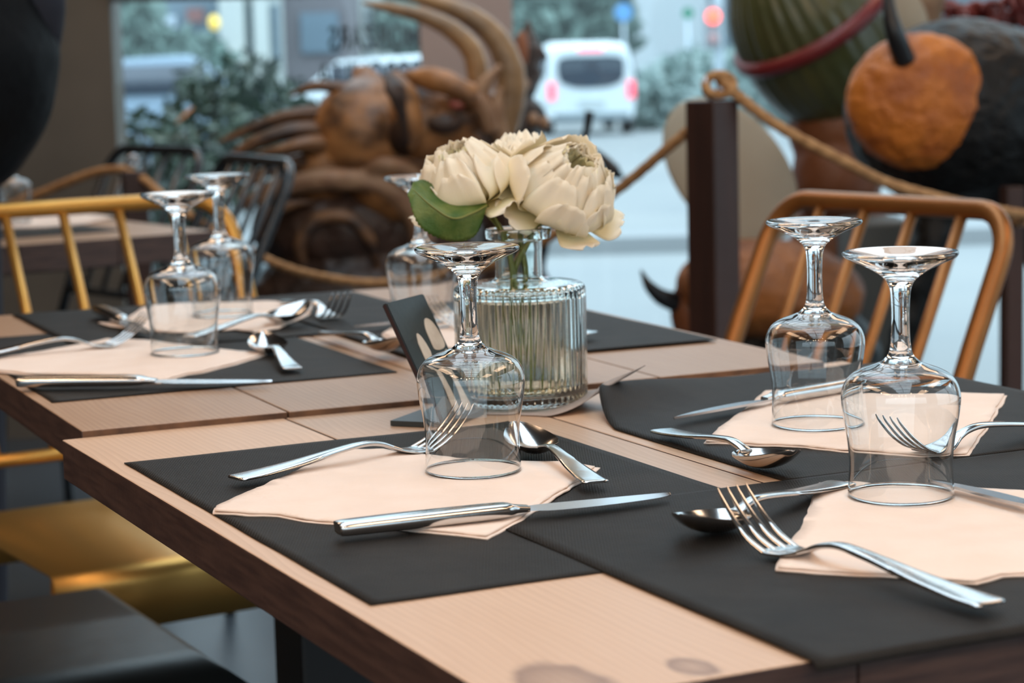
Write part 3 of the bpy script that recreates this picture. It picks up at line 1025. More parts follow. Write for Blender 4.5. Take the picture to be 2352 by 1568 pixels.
def petal(parent, phi, r0, reach, rise, curl, wid, m, rnd, z0=0.0, cup=1.0):
    """one petal: starts near the axis, runs out to reach, up to rise; curl bends the top in (+) or out (-)"""
    nu, nv = 12, 14
    b = bmesh.new()
    uvl = b.loops.layers.uv.new('UVMap')
    sd = rnd.random() * 50
    V = []
    for i in range(nv + 1):
        v = i / nv
        # radial curve
        R = r0 + reach * math.sin(min(v / 0.66, 1.0) * PI / 2) - curl * max(0, v - 0.5) ** 1.5 * 2.0
        Z = z0 + rise * (0.22 * v + 0.78 * v * v) * 1.05
        w = wid * ((0.22 + 0.78 * math.sin(min(v / 0.62, 1.0) * PI / 2)) if v < 0.62 else math.sqrt(max(0.02, 1 - ((v - 0.62) / 0.44) ** 2)))
        row = []
        for j in range(nu + 1):
            u = -1 + 2 * j / nu
            s = u * w
            rr = max(R, 0.004)
            bend = s / (rr + 0.010) * cup
            bend = max(-1.3, min(1.3, bend))
            er = Vector((math.cos(phi + bend * 0.75), math.sin(phi + bend * 0.75), 0))
            et = Vector((-math.sin(phi), math.cos(phi), 0))
            P = er * rr * (0.55 + 0.45 * cup) + Vector((math.cos(phi), math.sin(phi), 0)) * rr * 0.45 * (1 - cup) + et * s * (1 - 0.75 * cup * min(1, 1.0))
            notch = -0.0016 * (abs(math.sin(u * 4.4 + sd)) ** 2) * v ** 3 - 0.0028 * (abs(u) ** 3) * v
            ruf = noise.noise(Vector((u * 1.8 + sd, v * 1.6, sd))) * 0.0048 * v ** 2 + noise.noise(Vector((u * 5 + sd, v * 2, sd))) * 0.0026 * v ** 3
            P = P + er * ruf + Vector((0, 0, Z + notch + ruf * 0.6))
            row.append(b.verts.new(P))
        V.append(row)
    for i in range(nv):
        for j in range(nu):
            f = b.faces.new((V[i][j], V[i][j + 1], V[i + 1][j + 1], V[i + 1][j]))
            for lp, (a, c) in zip(f.loops, ((i, j), (i, j + 1), (i + 1, j + 1), (i + 1, j))):
                lp[uvl].uv = (c / nu, a / nv)
    o = ob('petal', b, m, parent)
    s = o.modifiers.new('solid', 'SOLIDIFY'); s.thickness = 0.00025
    return o


def bloom(label, c, axis, size, stem_pts, seed, droop=True, openness=1.0):
    """c: base of the flower head; axis: direction it faces"""
    rnd = random.Random(seed)
    t = thing('peony', label, 'flower', c)
    h = bpy.data.objects.new('flower_head', None); COL.objects.link(h); h.parent = t
    q = Vector((0, 0, 1)).rotation_difference(Vector(axis).normalized())
    h.rotation_mode = 'QUATERNION'; h.rotation_quaternion = q
    S = size
    U_ = rnd.uniform
    if droop:
        for k in range(6):
            petal(h, k * PI / 3 + U_(-.25, .25), .003, S * .56 * openness * U_(.92, 1.08), S * U_(-.02, .16), -S * .16, S * .30, PET, rnd, z0=-.001, cup=.55)
    def ring_(n, ph, r0, reach, r_lo, r_hi, curl, wid, m, cup):
        for k in range(n):
            petal(h, ph + k * 2 * PI / n + U_(-.18, .18), r0, S * reach * U_(.95, 1.05), S * U_(r_lo, r_hi), S * curl, S * wid, m, rnd, cup=cup)
    ring_(6, .5, .003, .55 * openness, .42, .54, .10, .34, PET, .88)
    ring_(7, .1, .003, .52, .56, .66, .34, .33, PET, .97)
    ring_(7, .6, .003, .46, .62, .72, .44, .31, PET, 1.0)
    ring_(7, .3, .002, .39, .62, .70, .40, .27, PET, 1.0)
    ring_(7, .9, .002, .31, .58, .66, .26, .23, PETI, 1.0)
    ring_(7, .2, .002, .22, .50, .58, .12, .18, PETI, .95)
    ring_(6, .7, .001, .12, .42, .50, .05, .13, PETI, .8)
    b = bmesh.new(); ellipsoid(b, (0, 0, .001), (.0065, .0065, .005), seg=14, ring=8)
    ob('calyx', b, CALYX, h)
    # stem, in the thing's own frame
    b = bmesh.new()
    pts = [Vector(p) - Vector(c) for p in stem_pts]
    horn(b, pts, [.0022, .0024, .0024, .0022], 8, 8)
    ob('stem', b, STEMM, t)
    return t


def V3(*a): return Vector(a)
vx, vy = vc.x, vc.y
cR = atd(1272, 470, 1.745)
bloom('cream peony facing right with an open yellow heart, the rightmost bloom', cR, (0.36, -0.50, 0.62), 0.078,
      [cR, V3(vx + .006, vy, VZ + .125), V3(vx - .004, vy + .002, VZ + .09), V3(vx + .022, vy + .01, VZ + .012)], 5)
cLf = atd(1092, 462, 1.745)
bloom('cream peony leaning left beside the green leaf', cLf, (-0.30, -0.22, 0.80), 0.071,
      [cLf, V3(vx - .012, vy, VZ + .135), V3(vx - .004, vy - .004, VZ + .095), V3(vx + .004, vy - .02, VZ + .012)], 9, openness=1.05)
cM = atd(1195, 425, 1.80)
bloom('cream peony in the middle, mostly hidden behind the other two', cM, (0.02, 0.15, 0.9), 0.058,
      [cM, V3(vx + .002, vy + .006, VZ + .13), V3(vx + .004, vy + .006, VZ + .09), V3(vx - .02, vy + .012, VZ + .012)], 14, droop=False)

# serrated leaf and small hanging leaf
leaf = thing('peony_leaf', 'broad dark green serrated leaf hanging under the left peony', 'leaf', atd(1135, 465, 1.725))
b = bmesh.new()
LO = Vector(leaf.location)
ctr = [atd(1118, 470, 1.706), atd(1085, 488, 1.696), atd(1040, 500, 1.684), atd(990, 470, 1.689), atd(945, 430, 1.699)]
top_ = [atd(1118, 468, 1.706), atd(1070, 455, 1.712), atd(1020, 440, 1.719), atd(975, 415, 1.719), atd(947, 420, 1.702)]
bot_ = [atd(1118, 472, 1.706), atd(1090, 540, 1.700), atd(1030, 551, 1.690), atd(965, 518, 1.686), atd(936, 445, 1.692)]
A_, B2_, C_ = spline(top_, 14), spline(ctr, 14), spline(bot_, 14)
V = []
for i in range(len(A_)):
    ser = 0.0011 * (i % 2)
    row = []
    for k in range(7):
        f = k / 6
        row.append(b.verts.new(A_[i].lerp(B2_[i], f) - LO + (A_[i] - B2_[i]).normalized() * ser * (1 - f)))
    for k in range(1, 7):
        f = k / 6
        row.append(b.verts.new(B2_[i].lerp(C_[i], f) - LO + (C_[i] - B2_[i]).normalized() * ser * f))
    V.append(row)
for i in range(len(V) - 1):
    for k in range(12): b.faces.new((V[i][k], V[i][k + 1], V[i + 1][k + 1], V[i + 1][k]))
bl = ob('leaf_blade', b, LEAFM, leaf)
s = bl.modifiers.new('solid', 'SOLIDIFY'); s.thickness = 0.0004
b = bmesh.new(); horn(b, [c_ - LO + V3(0, -.0008, -.0004) for c_ in ctr], [.0012, .0010, .0008, .0006, .0003], 6, 6)
ob('midrib', b, STEMM, leaf)
b = bmesh.new(); horn(b, [V3(*atd(1118, 470, 1.722)) - LO, V3(vx - .012, vy - .004, VZ + .135) - LO, V3(vx - .006, vy - .006, VZ + .10) - LO, V3(vx - .014, vy - .01, VZ + .03) - LO], [.0013, .0014, .0014, .0012], 6, 6)
ob('leaf_stalk', b, STEMM, leaf)

# ------------------------------------------------------------------ table sign
s0 = at(1020, 985, TOP); s1w = Vector((0.026, 0.060, 0))            # width direction of the plaque
sg = thing('table_sign', 'small black leaning table sign with pale knife and fork silhouettes', 'sign', (s0.x, s0.y, TOP + 0.0005))
topL = atd(887, 697, 1.625) - Vector((s0.x, s0.y, TOP))
topL = Vector((topL.x, topL.y, topL.z))
wv = s1w
hv = topL
nv_ = wv.cross(hv).normalized()
b = bmesh.new()
th = 0.0045
base = V3(0, 0, 0.0)
c8 = []
for k, off in enumerate((V3(0, 0, 0), nv_ * -th)):
    c8.append([b.verts.new(base + off), b.verts.new(base + wv + off), b.verts.new(base + wv + hv + off), b.verts.new(base + hv + off)])
b.faces.new(c8[0]); b.faces.new(c8[1][::-1])
for k in range(4):
    f = b.faces.new((c8[0][k], c8[0][(k + 1) % 4], c8[1][(k + 1) % 4], c8[1][k]))
    f.material_index = 1
bmesh.ops.bevel(b, geom=[e for e in b.edges], offset=0.0009, segments=2, affect='EDGES')
ob('plaque', b, [SLATE, MAROON], sg, smooth=False)
lft = V3(-wv.y, wv.x, 0).normalized()
b = bmesh.new()
fl = 0.030
foot = [V3(0.004, 0, 0), V3(0.004, 0, 0) + wv, wv + lft * 0.045, lft * 0.045]
lo = [b.verts.new(p + V3(0, 0, 0.0)) for p in foot]; hi = [b.verts.new(p + V3(0, 0, .004)) for p in foot]
b.faces.new(lo[::-1]); b.faces.new(hi)
for k in range(4): b.faces.new((lo[k], lo[(k + 1) % 4], hi[(k + 1) % 4], hi[k]))
ob('foot', b, SLATE, sg, smooth=False)


def decal(name, pts, m, parent, lift=0.0006):
    W_, H_ = wv, hv
    b = bmesh.new()
    n = nv_ if nv_.dot(Vector((0, -1, 0))) > 0 else -nv_
    pts = [(.20 + u * .84, .04 + v * .92) for u, v in pts]
    vs = [b.verts.new(W_ * u + H_ * v + n * (0.0002)) for u, v in pts]
    vt = [b.verts.new(W_ * u + H_ * v + n * lift) for u, v in pts]
    b.faces.new(vt)
    for i in range(len(pts)):
        j = (i + 1) % len(pts)
        b.faces.new((vs[i], vs[j], vt[j], vt[i]))
    bmesh.ops.triangulate(b, faces=[f for f in b.faces if len(f.verts) > 4])
    return ob(name, b, m, parent, smooth=False)


def smooth_pts(pts, n=5):
    P = [V3(x, y, 0) for x, y in pts]
    P2 = P + [P[0]]
    return [(q.x, q.y) for q in spline(P2, n)[:-1]]


if nv_.dot(Vector((0, -1, 0))) < 0:
    base_off = nv_ * -th
decal('knife_print', smooth_pts([(.12, .66), (.20, .74), (.30, .70), (.36, .58), (.34, .50), (.40, .20), (.40, .04), (.22, .04), (.22, .30), (.20, .48), (.12, .50)], 4), PRINT, sg)
decal('spoon_print', smooth_pts([(.50, .62), (.52, .76), (.64, .84), (.80, .80), (.88, .68), (.86, .585), (.70, .56), (.52, .575)], 4), PRINT, sg)
decal('fork_print', smooth_pts([(.52, .54), (.70, .525), (.86, .55), (.84, .46), (.74, .38), (.76, .20), (.80, .04), (.56, .04), (.60, .20), (.60, .38), (.52, .46)], 4), PRINT, sg)


# ------------------------------------------------------------------ chairs
def chair(label, xy, yaw, m, seat_m, group, top=0.83, rec=0.17, w=0.42, tube=.0115, spin=.0072, spl=0.0, ns=4, skirt=.075, seat_z=.45):
    """local +y is the direction the sitter faces"""
    t = thing('metal_chair', label, 'chair', (xy[0], xy[1], 0), yaw, group)
    hw = w / 2
    # seat: one sheet, bent down at front and back
    b = bmesh.new()
    prof = []
    D = .19
    R = .022
    for k in range(7): a = PI / 2 * k / 6; prof.append((D + R * math.sin(a) - R * 0, seat_z - R + R * math.cos(a)))
    fr_ = prof + [(D + R, seat_z - skirt)]
    bk_ = [(-y, z) for y, z in fr_][::-1]
    line = bk_ + fr_
    rows = [[b.verts.new((x, y, z)) for (y, z) in line] for x in (-hw, -hw * .33, hw * .33, hw)]
    for i in range(3):
        for j in range(len(line) - 1): b.faces.new((rows[i][j], rows[i][j + 1], rows[i + 1][j + 1], rows[i + 1][j]))
    o = ob('seat', b, seat_m, t)
    s = o.modifiers.new('solid', 'SOLIDIFY'); s.thickness = .003
    yb = -D - .022
    def bp(x, f):     # point of the back plane at height fraction f
        return V3(x + spl * f, yb - rec * f ** 1.15, seat_z - .01 + (top - seat_z + .01) * f)
    hb = w / 2
    rc = .055
    pts = [bp(-hb, 0), bp(-hb, .3), bp(-hb, .6)]
    ftop = 1 - rc / (top - seat_z)
    pts.append(bp(-hb, ftop))
    for k in range(1, 8):
        a = PI / 2 * k / 8
        pts.append(bp(-hb + rc * (1 - math.cos(a)), ftop + (1 - ftop) * math.sin(a)))
    pts.append(bp(-hb + rc, 1)); pts.append(bp(0, 1)); 
    full = pts + [V3(2 * (spl * 0) - p.x, p.y, p.z) for p in pts[:-1][::-1]]
    if spl:
        full = pts + [bp(0, 0)] * 0 + [V3(-(p.x - spl * ((p.z - seat_z + .01) / (top - seat_z + .01))) + spl * ((p.z - seat_z + .01) / (top - seat_z + .01)), p.y, p.z) for p in pts[:-1][::-1]]
    b = bmesh.new(); sweep(b, full, tube, 14); ob('back_frame', b, m, t)
    b = bmesh.new(); sweep(b, [bp(-hb, .175), bp(hb, .175)], tube * .8, 12); ob('lower_rail', b, m, t)
    for k in range(ns):
        x = -hb + w * (k + 1) / (ns + 1)
        b = bmesh.new(); sweep(b, [bp(x, .175), bp(x, .5), bp(x, .995)], spin, 10); ob('spindle', b, m, t)
    for sx_, sy_ in ((-1, 1), (1, 1), (-1, -1), (1, -1)):
        b = bmesh.new()
        sweep(b, [(sx_ * (hw - .015), sy_ * .185, seat_z - .003), (sx_ * (hw + .01), sy_ * .215, 0.0)], .0105, 12)
        ob('leg', b, m, t)
    return t


def face(dx, dy): return math.atan2(dy, dx) - PI / 2


GCH = 'spindle back metal chairs round the joined tables'
angC = YF + math.radians(6)
fC = Vector((math.cos(angC), math.sin(angC), 0))
FL = at(118, 1322, .45)
pC = Vector((-fC.y, fC.x, 0))
cC = FL + pC * .25 - fC * .20
chair('gold spindle back chair at the far end of the back table, left of the picture', (cC.x, cC.y), angC - PI / 2, GOLD, GOLDS, GCH, rec=.185, w=.50, ns=5)
tR = V3(.485, 2.715, 0)
fR = V3(-.83, -.56, 0).normalized()
cR_ = tR + fR * .385
chair('bronze gold spindle back chair on the right behind the two right glasses', (cR_.x, cR_.y), face(fR.x, fR.y), COPPER, COPPER, GCH, w=.415, rec=.165, tube=.0125, spin=.0075)
# black seat at the lower left, front edge parallel to the table edge
e1, e2 = at(262, 1345, .45), at(600, 1560, .45)
dE = (e2 - e1).normalized()
fK = V3(-dE.y, dE.x, 0)
if fK.x < 0: fK = -fK
mid = e1.lerp(e1 + dE * .44, .5)
cK = mid - fK * .212
chair('black metal chair whose seat fills the lower left corner', (cK.x, cK.y), face(fK.x, fK.y), BLACKM, BLACKS, GCH, w=.44)
GBK = 'black spindle back chairs by the far left table'
t2 = V3(-.49, 4.25, 0); f2 = V3(-.90, -.43, 0).normalized(); c2 = t2 + f2 * .38
chair('black spindle back chair in front of the carved beast, right one of the pair', (c2.x, c2.y), face(f2.x, f2.y), BLACKM, BLACKS, GBK, w=.43, spin=.006, ns=5, top=.835)
t3 = V3(-.81, 5.05, 0); f3 = V3(-.74, -.67, 0).normalized(); c3 = t3 + f3 * .38
chair('black spindle back chair farther back before the window, left one of the pair', (c3.x, c3.y), face(f3.x, f3.y), BLACKM, BLACKS, GBK, w=.38, spin=.006, ns=4, top=.83)


# ------------------------------------------------------------------ rope barrier
def post(label, px, depth, ztop, w, rot=0.6, ring=True):
    x = atd(px, 400, depth).x
    t = thing('barrier_post', label, 'post', (x, depth, 0), rot, 'brown rope barrier posts')
    b = bmesh.new(); box(b, (0, 0, ztop / 2), (w, w, ztop), bevel=.003); ob('post_shaft', b, POSTM, t, smooth=False)
    b = bmesh.new(); box(b, (0, 0, .01), (.24, .24, .02), bevel=.004); ob('base_plate', b, STEELB, t, smooth=False)
    if not ring: return t
    b = bmesh.new()
    rr = .018 if px > 1000 else .010
    sweep(b, [V3(0, 0, ztop + .022) + V3(math.cos(a) * rr, 0, math.sin(a) * rr) for a in [2 * PI * k / 16 for k in range(17)]], .0045, 8)
    ob('ring', b, CHROME, t)
    return t


post('dark brown rope barrier post in the middle right with a rope ring on top', 1637, 3.45, .948, .060, .75)
post('low brown barrier post behind the farther black chair at the left', 307, 4.7, .800, .052, .3)
post('brown barrier post at the right edge behind the bronze chair', 2325, 3.9, .770, .035, .2, False)


def rope(label, ctrl, r, name='rope'):
    b = bmesh.new()
    S = spline(ctrl, 26)
    sweep(b, S, r, 18, prof=lambda a, i: 1 + 0.16 * abs(math.cos(1.5 * a + i * 0.55)) - .08)
    return tag(ob(name, b, ROPEM), label, 'rope', 'ropes of the barrier')


rope('tan twisted rope sagging from the middle post to the right edge', [atd(1655, 178, 3.44), atd(1690, 216, 3.44), atd(1793, 293, 3.45), atd(1957, 380, 3.5), atd(2043, 422, 3.55), atd(2186, 462, 3.62), atd(2257, 476, 3.68), atd(2352, 492, 3.8), atd(2480, 500, 3.95), V3(2.2, 4.15, .80), V3(3.95, 4.25, .98)], .0085)
b = bmesh.new()
rope('tan rope running from the middle post down left behind the flowers and the black chair', [atd(1600, 285, 3.46), atd(1540, 335, 3.5), atd(1420, 435, 3.6), atd(1250, 552, 3.75), atd(1080, 622, 3.9), atd(890, 650, 4.05), atd(760, 640, 4.15), atd(640, 608, 4.3), atd(520, 545, 4.45), atd(400, 470, 4.6), atd(330, 412, 4.68), atd(292, 392, 4.7)], .0085)
rope('tan rope sagging from the low left post towards the left wall', [atd(285, 388, 4.7), atd(220, 396, 4.75), atd(140, 425, 4.8), atd(60, 458, 4.85), atd(-60, 500, 4.95), atd(-250, 545, 5.1)], .0095)
# rope knot round the ring of the middle post
b = bmesh.new()
kc = atd(1652, 195, 3.44)
S = [kc + V3(math.cos(a) * .022, .004 * math.sin(3 * a), math.sin(a) * .016) for a in [2 * PI * k / 24 for k in range(25)]]
sweep(b, S, .0075, 10)
tag(ob('rope_loop', b, ROPEM), 'loop of rope tied round the ring on top of the middle post', 'rope', 'ropes of the barrier')

# ------------------------------------------------------------------ carved beast
BRN = simple('stained_carved_wood', (0.42, 0.185, 0.062), 0.42, var=(12.0, (0.050, 0.024, 0.014), (1.0, 1, 1.5)), bump=(16, 0.010))
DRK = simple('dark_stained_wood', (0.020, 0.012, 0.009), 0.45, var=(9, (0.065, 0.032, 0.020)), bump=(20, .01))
LOCK = simple('dark_mane_wood', (0.22, 0.105, 0.045), 0.45, var=(9, (0.035, 0.020, 0.015), (1, 1, 3)), bump=(20, .006))
HORNM = simple('polished_horn', (0.42, 0.25, 0.115), 0.38, var=(9, (0.20, 0.125, 0.07)), bump=(14, .004))
TAN = simple('tan_painted_wood', (0.40, 0.235, 0.13), 0.5, var=(11, (0.22, 0.11, 0.06)), bump=(22, .008))
BD = 5.05
bst = thing('beast_sculpture', 'brown carved horned beast with swept-back mane sculpture in front of the left window', 'sculpture', (-.25, BD, 0))
BL_ = Vector(bst.location)
def bp_(x, y, d=0.0): return atd(x, y, BD + d) - BL_
def blob(name, m, parent, ell=(), caps=(), vox=.008, sm=4, disp=None, fn=None):
    b = bmesh.new()
    for (c, r, rt) in ell: ellipsoid(b, c, r, Matrix.Rotation(rt, 3, 'Y') if rt else None)
    for pts, rads in caps:
        horn(b, pts, rads, 6, 12)
        ellipsoid(b, pts[0], (rads[0],) * 3); ellipsoid(b, pts[-1], (rads[-1],) * 3)
    o = ob(name, b, m, parent)
    return remesh(o, vox, sm, disp)


blob('body', BRN, bst, ell=[
    (bp_(965, 285), (.13, .13, .10), .3), (bp_(1060, 270, -.02), (.10, .10, .08), -.2), (bp_(1110, 330, -.03), (.07, .08, .085), 0),
    (bp_(840, 310), (.13, .13, .13), -.5), (bp_(750, 385, .02), (.12, .12, .10), -.5), (bp_(930, 430), (.15, .13, .09), .2)],
    caps=[([bp_(920, 175, -.1), bp_(1000, 183, -.12), bp_(1080, 218, -.13), bp_(1120, 255, -.12)], [.016, .030, .028, .02]),
          ([bp_(835, 175, .05), bp_(860, 215, .02), bp_(900, 260, 0)], [.028, .05, .07])],
    vox=.008, sm=3, disp=(.07, .012))
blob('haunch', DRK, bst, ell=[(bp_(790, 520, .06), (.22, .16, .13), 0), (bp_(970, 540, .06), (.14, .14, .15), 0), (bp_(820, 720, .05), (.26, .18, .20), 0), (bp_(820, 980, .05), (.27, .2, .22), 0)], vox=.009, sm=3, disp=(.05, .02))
blob('curled_arm', TAN, bst, caps=[
    ([bp_(560, 470, -.06), bp_(640, 430, -.09), bp_(750, 412, -.10), bp_(860, 420, -.10), bp_(935, 465, -.10), bp_(970, 540, -.09), bp_(955, 610, -.06)], [.014, .024, .026, .028, .030, .032, .02]),
    ([bp_(830, 400, -.10), bp_(880, 378, -.12), bp_(940, 392, -.12), bp_(985, 430, -.10)], [.012, .020, .018, .008])], vox=.007, sm=2, disp=(.04, .008))
blob('scroll', LOCK, bst, caps=[
    ([bp_(700, 620, -.08), bp_(690, 560, -.10), bp_(730, 505, -.10), bp_(800, 500, -.10), bp_(850, 550, -.10), bp_(870, 620, -.08)], [.010, .016, .018, .018, .016, .010]),
    ([bp_(600, 560, -.06), bp_(610, 500, -.08), bp_(660, 470, -.09), bp_(730, 462, -.08)], [.010, .016, .015, .006])], vox=.007, sm=2)
for ctrl, rads in (([bp_(880, 232), bp_(790, 205, -.03), bp_(725, 198, -.04), bp_(662, 220, -.04)], [.028, .015, .011, .003]),
                   ([bp_(800, 275), bp_(690, 262, -.05), bp_(590, 290, -.06), bp_(500, 328, -.06)], [.030, .015, .012, .003]),
                   ([bp_(800, 320), bp_(690, 300, -.08), bp_(590, 325, -.1), bp_(508, 372, -.1)], [.035, .019, .015, .003]),
                   ([bp_(780, 335, -.05), bp_(700, 330, -.11), bp_(640, 345, -.12), bp_(585, 352, -.11)], [.025, .015, .011, .003]),
                   ([bp_(740, 380), bp_(670, 375, -.1), bp_(600, 400, -.1), bp_(545, 455, -.1)], [.03, .016, .013, .006])):
    b = bmesh.new(); horn(b, ctrl, rads, 8, 15, prof=lambda a, i: 1 + .18 * math.cos(5 * a + i * .1)); ob('mane_lock', b, LOCK, bst)
b = bmesh.new(); ellipsoid(b, bp_(935, 300, -.075), (.050, .06, .062), Matrix.Rotation(.5, 3, 'Y')); ob('cheek_cavity_shade', b, DRK, bst)  # solid dark blob painted in for the shade of a cheek cavity
b = bmesh.new(); horn(b, [bp_(1128, 350, -.06), bp_(1165, 250, -.07), bp_(1172, 165, -.08), bp_(1140, 90, -.08), bp_(1080, 38, -.08), bp_(1000, 5, -.07), bp_(920, -12, -.06), bp_(860, -14, -.06)], [.040, .038, .034, .029, .024, .018, .011, .004], 8, 18, prof=lambda a, i: 1 + .02 * math.sin(i * 1.6)); ob('horn', b, HORNM, bst)
b = bmesh.new(); horn(b, [bp_(1100, 190, .05), bp_(1085, 120, .05), bp_(1040, 72, .05), bp_(980, 40, .05), bp_(905, 20, .05), bp_(832, 6, .05)], [.028, .026, .023, .019, .013, .004], 8, 18, prof=lambda a, i: 1 + .02 * math.sin(i * 1.6)); ob('horn', b, HORNM, bst)
# ear with dark hollow
b = bmesh.new()
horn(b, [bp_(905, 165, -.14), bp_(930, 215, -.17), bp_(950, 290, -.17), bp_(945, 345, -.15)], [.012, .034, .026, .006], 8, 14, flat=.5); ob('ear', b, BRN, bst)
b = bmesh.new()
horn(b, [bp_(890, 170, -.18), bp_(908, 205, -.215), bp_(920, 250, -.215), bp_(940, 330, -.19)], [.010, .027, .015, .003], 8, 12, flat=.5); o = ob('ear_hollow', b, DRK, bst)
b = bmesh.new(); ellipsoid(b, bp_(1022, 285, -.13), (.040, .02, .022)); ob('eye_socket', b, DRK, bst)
b = bmesh.new(); ellipsoid(b, bp_(1050, 240, -.13), (.020, .012, .012)); ob('eye', b, simple('reddish_eye_paint', (.35, .09, .06), .3), bst)
for ctrl, rads in (([bp_(1100, 260, -.12), bp_(1110, 200, -.13), bp_(1150, 150, -.13)], [.022, .018, .006]), ([bp_(1130, 300, -.12), bp_(1110, 240, -.14), bp_(1080, 190, -.13)], [.022, .018, .005]), ([bp_(1150, 320, -.1), bp_(1140, 250, -.12), bp_(1150, 200, -.12)], [.02, .018, .006])):
    b = bmesh.new(); horn(b, ctrl, rads, 6, 10); ob('forelock', b, TAN, bst)
b = bmesh.new(); box(b, bp_(800, 1130, .03).xyz * 1, (.5, .35, .16), bevel=.01)
for v in b.verts: v.co.z = v.co.z
ob('plinth', b, DRK, bst, smooth=False)

# second creature behind
crt = thing('hound_sculpture', 'dark pointed-ear creature sculpture between the beast horns and the white van', 'sculpture', (.05, 5.55, 0))
CL_ = Vector(crt.location)
def cp_(x, y, d=0.0): return atd(x, y, 5.55 + d) - CL_
blob('body', DRK, crt, ell=[(cp_(1195, 170), (.05, .06, .07), 0), (cp_(1180, 290), (.07, .07, .10), 0), (cp_(1175, 480), (.10, .1, .2), 0), (cp_(1175, 760), (.12, .12, .25), 0), (cp_(1175, 980), (.14, .14, .2), 0)],
     caps=[([cp_(1200, 170), cp_(1212, 100), cp_(1212, 45)], [.05, .028, .006]), ([cp_(1200, 130), cp_(1230, 122), cp_(1250, 130)], [.05, .034, .008]), ([cp_(1195, 250), cp_(1225, 262), cp_(1250, 285)], [.04, .034, .016])], vox=.008, sm=2, disp=(.03, .012))
b = bmesh.new(); ellipsoid(b, cp_(1200, 112, -.06), (.016, .01, .045)); ob('ear_lining', b, simple('rust_ear_paint', (.30, .11, .05), .5), crt)
for x, y in ((1205, 195), (1190, 215), (1180, 240), (1225, 275), (1250, 283)):
    b = bmesh.new(); ellipsoid(b, cp_(x, y, -.05), (.014, .014, .018)); ob('tooth', b, TAN, crt)

# ------------------------------------------------------------------ green hooded giant head
GRN = simple('ribbed_green_paint', (0.055, 0.062, 0.020), 0.30, var=(8, (0.085, 0.080, 0.028)), bump=(20, .003), spec=.6)
GRN2 = simple('dark_green_paint', (0.022, 0.034, 0.016), 0.32, spec=.6)
REDB = simple('dark_red_band_paint', (0.17, 0.017, 0.018), 0.34)
ORB = simple('orange_brown_paint', (0.24, 0.075, 0.022), 0.5, var=(5, (0.15, 0.045, 0.015)), bump=(14, .006))
HD = 4.75
hd = thing('giant_head_figure', 'painted figure with a ribbed green hood and dark red band at the upper right', 'sculpture', (atd(1900, 110, HD).x, HD, 0))
HL = Vector(hd.location)
hc = atd(1880, 86, HD) - HL
hood = bpy.data.objects.new('hood', None); COL.objects.link(hood); hood.parent = hd; hood.location = hc
hood.rotation_euler = (math.radians(15), math.radians(-31), 0)
b = bmesh.new()
pr = []
for k in range(25):
    a = PI / 2 - k * PI / 24 * .86
    pr.append((.172 * math.cos(a) ** .85 if math.cos(a) > 0 else 0, .235 * math.sin(a) if a > 0 else .215 * math.sin(a)))
pr[0] = (0, .235)
pr.append((.11, pr[-1][1] - .005))
lathe(b, pr, 128, lambda a, r, z: 1 + .022 * math.cos(a * 30) * min(1, r / .1) * (1 if z > .03 else .35))
ob('hood_shell', b, GRN, hood)
b = bmesh.new(); lathe(b, [(.172 + .015 * math.cos(a), +.036 + .018 * math.sin(a)) for a in [2 * PI * k / 12 for k in range(12)]], 64, closed=True); ob('red_band', b, REDB, hood)
b = bmesh.new(); lathe(b, [(.100 + .020 * math.cos(a), -.192 + .022 * math.sin(a)) for a in [2 * PI * k / 12 for k in range(12)]], 64, closed=True); ob('hood_hem', b, GRN2, hood)
hp_ = lambda x, y, d=0: atd(x, y, HD + d) - HL
blob('face', ORB, hd, ell=[(hp_(1935, 300, .02), (.12, .11, .10), 0), (hp_(1925, 400, 0), (.10, .10, .13), .1), (hp_(1935, 600, .03), (.12, .10, .2), 0), (hp_(1935, 880, .03), (.14, .12, .22), 0), (hp_(1935, 1050, .03), (.14, .12, .14), 0)],
     caps=[([hp_(1925, 235, -.06), hp_(1985, 285, -.08), hp_(1990, 330, -.06)], [.02, .02, .012])], vox=.009, sm=3, disp=(.05, .008))

# cream wing-shaped panel behind the post and a second one by the dark horn
CREAM = simple('cream_painted_panel', (0.46, 0.42, 0.33), 0.55, var=(3, (0.38, 0.31, 0.22)))
wg = thing('cream_wing_panel', 'large cream oval wing behind the brown barrier post', 'sculpture part', (atd(1675, 400, 4.2).x, 4.2, 0))
WL = Vector(wg.location)
b = bmesh.new(); ellipsoid(b, atd(1678, 395, 4.2) - WL, (.165, .012, .105), Matrix.Rotation(math.radians(52), 3, 'Y'), 48, 20); ob('wing_blade', b, CREAM, wg)
b = bmesh.new(); horn(b, [atd(1740, 520, 4.21) - WL, atd(1755, 700, 4.22) - WL, V3(.06, .02, .0)], [.012, .012, .012], 6, 10); ob('wing_rod', b, STEELB, wg)

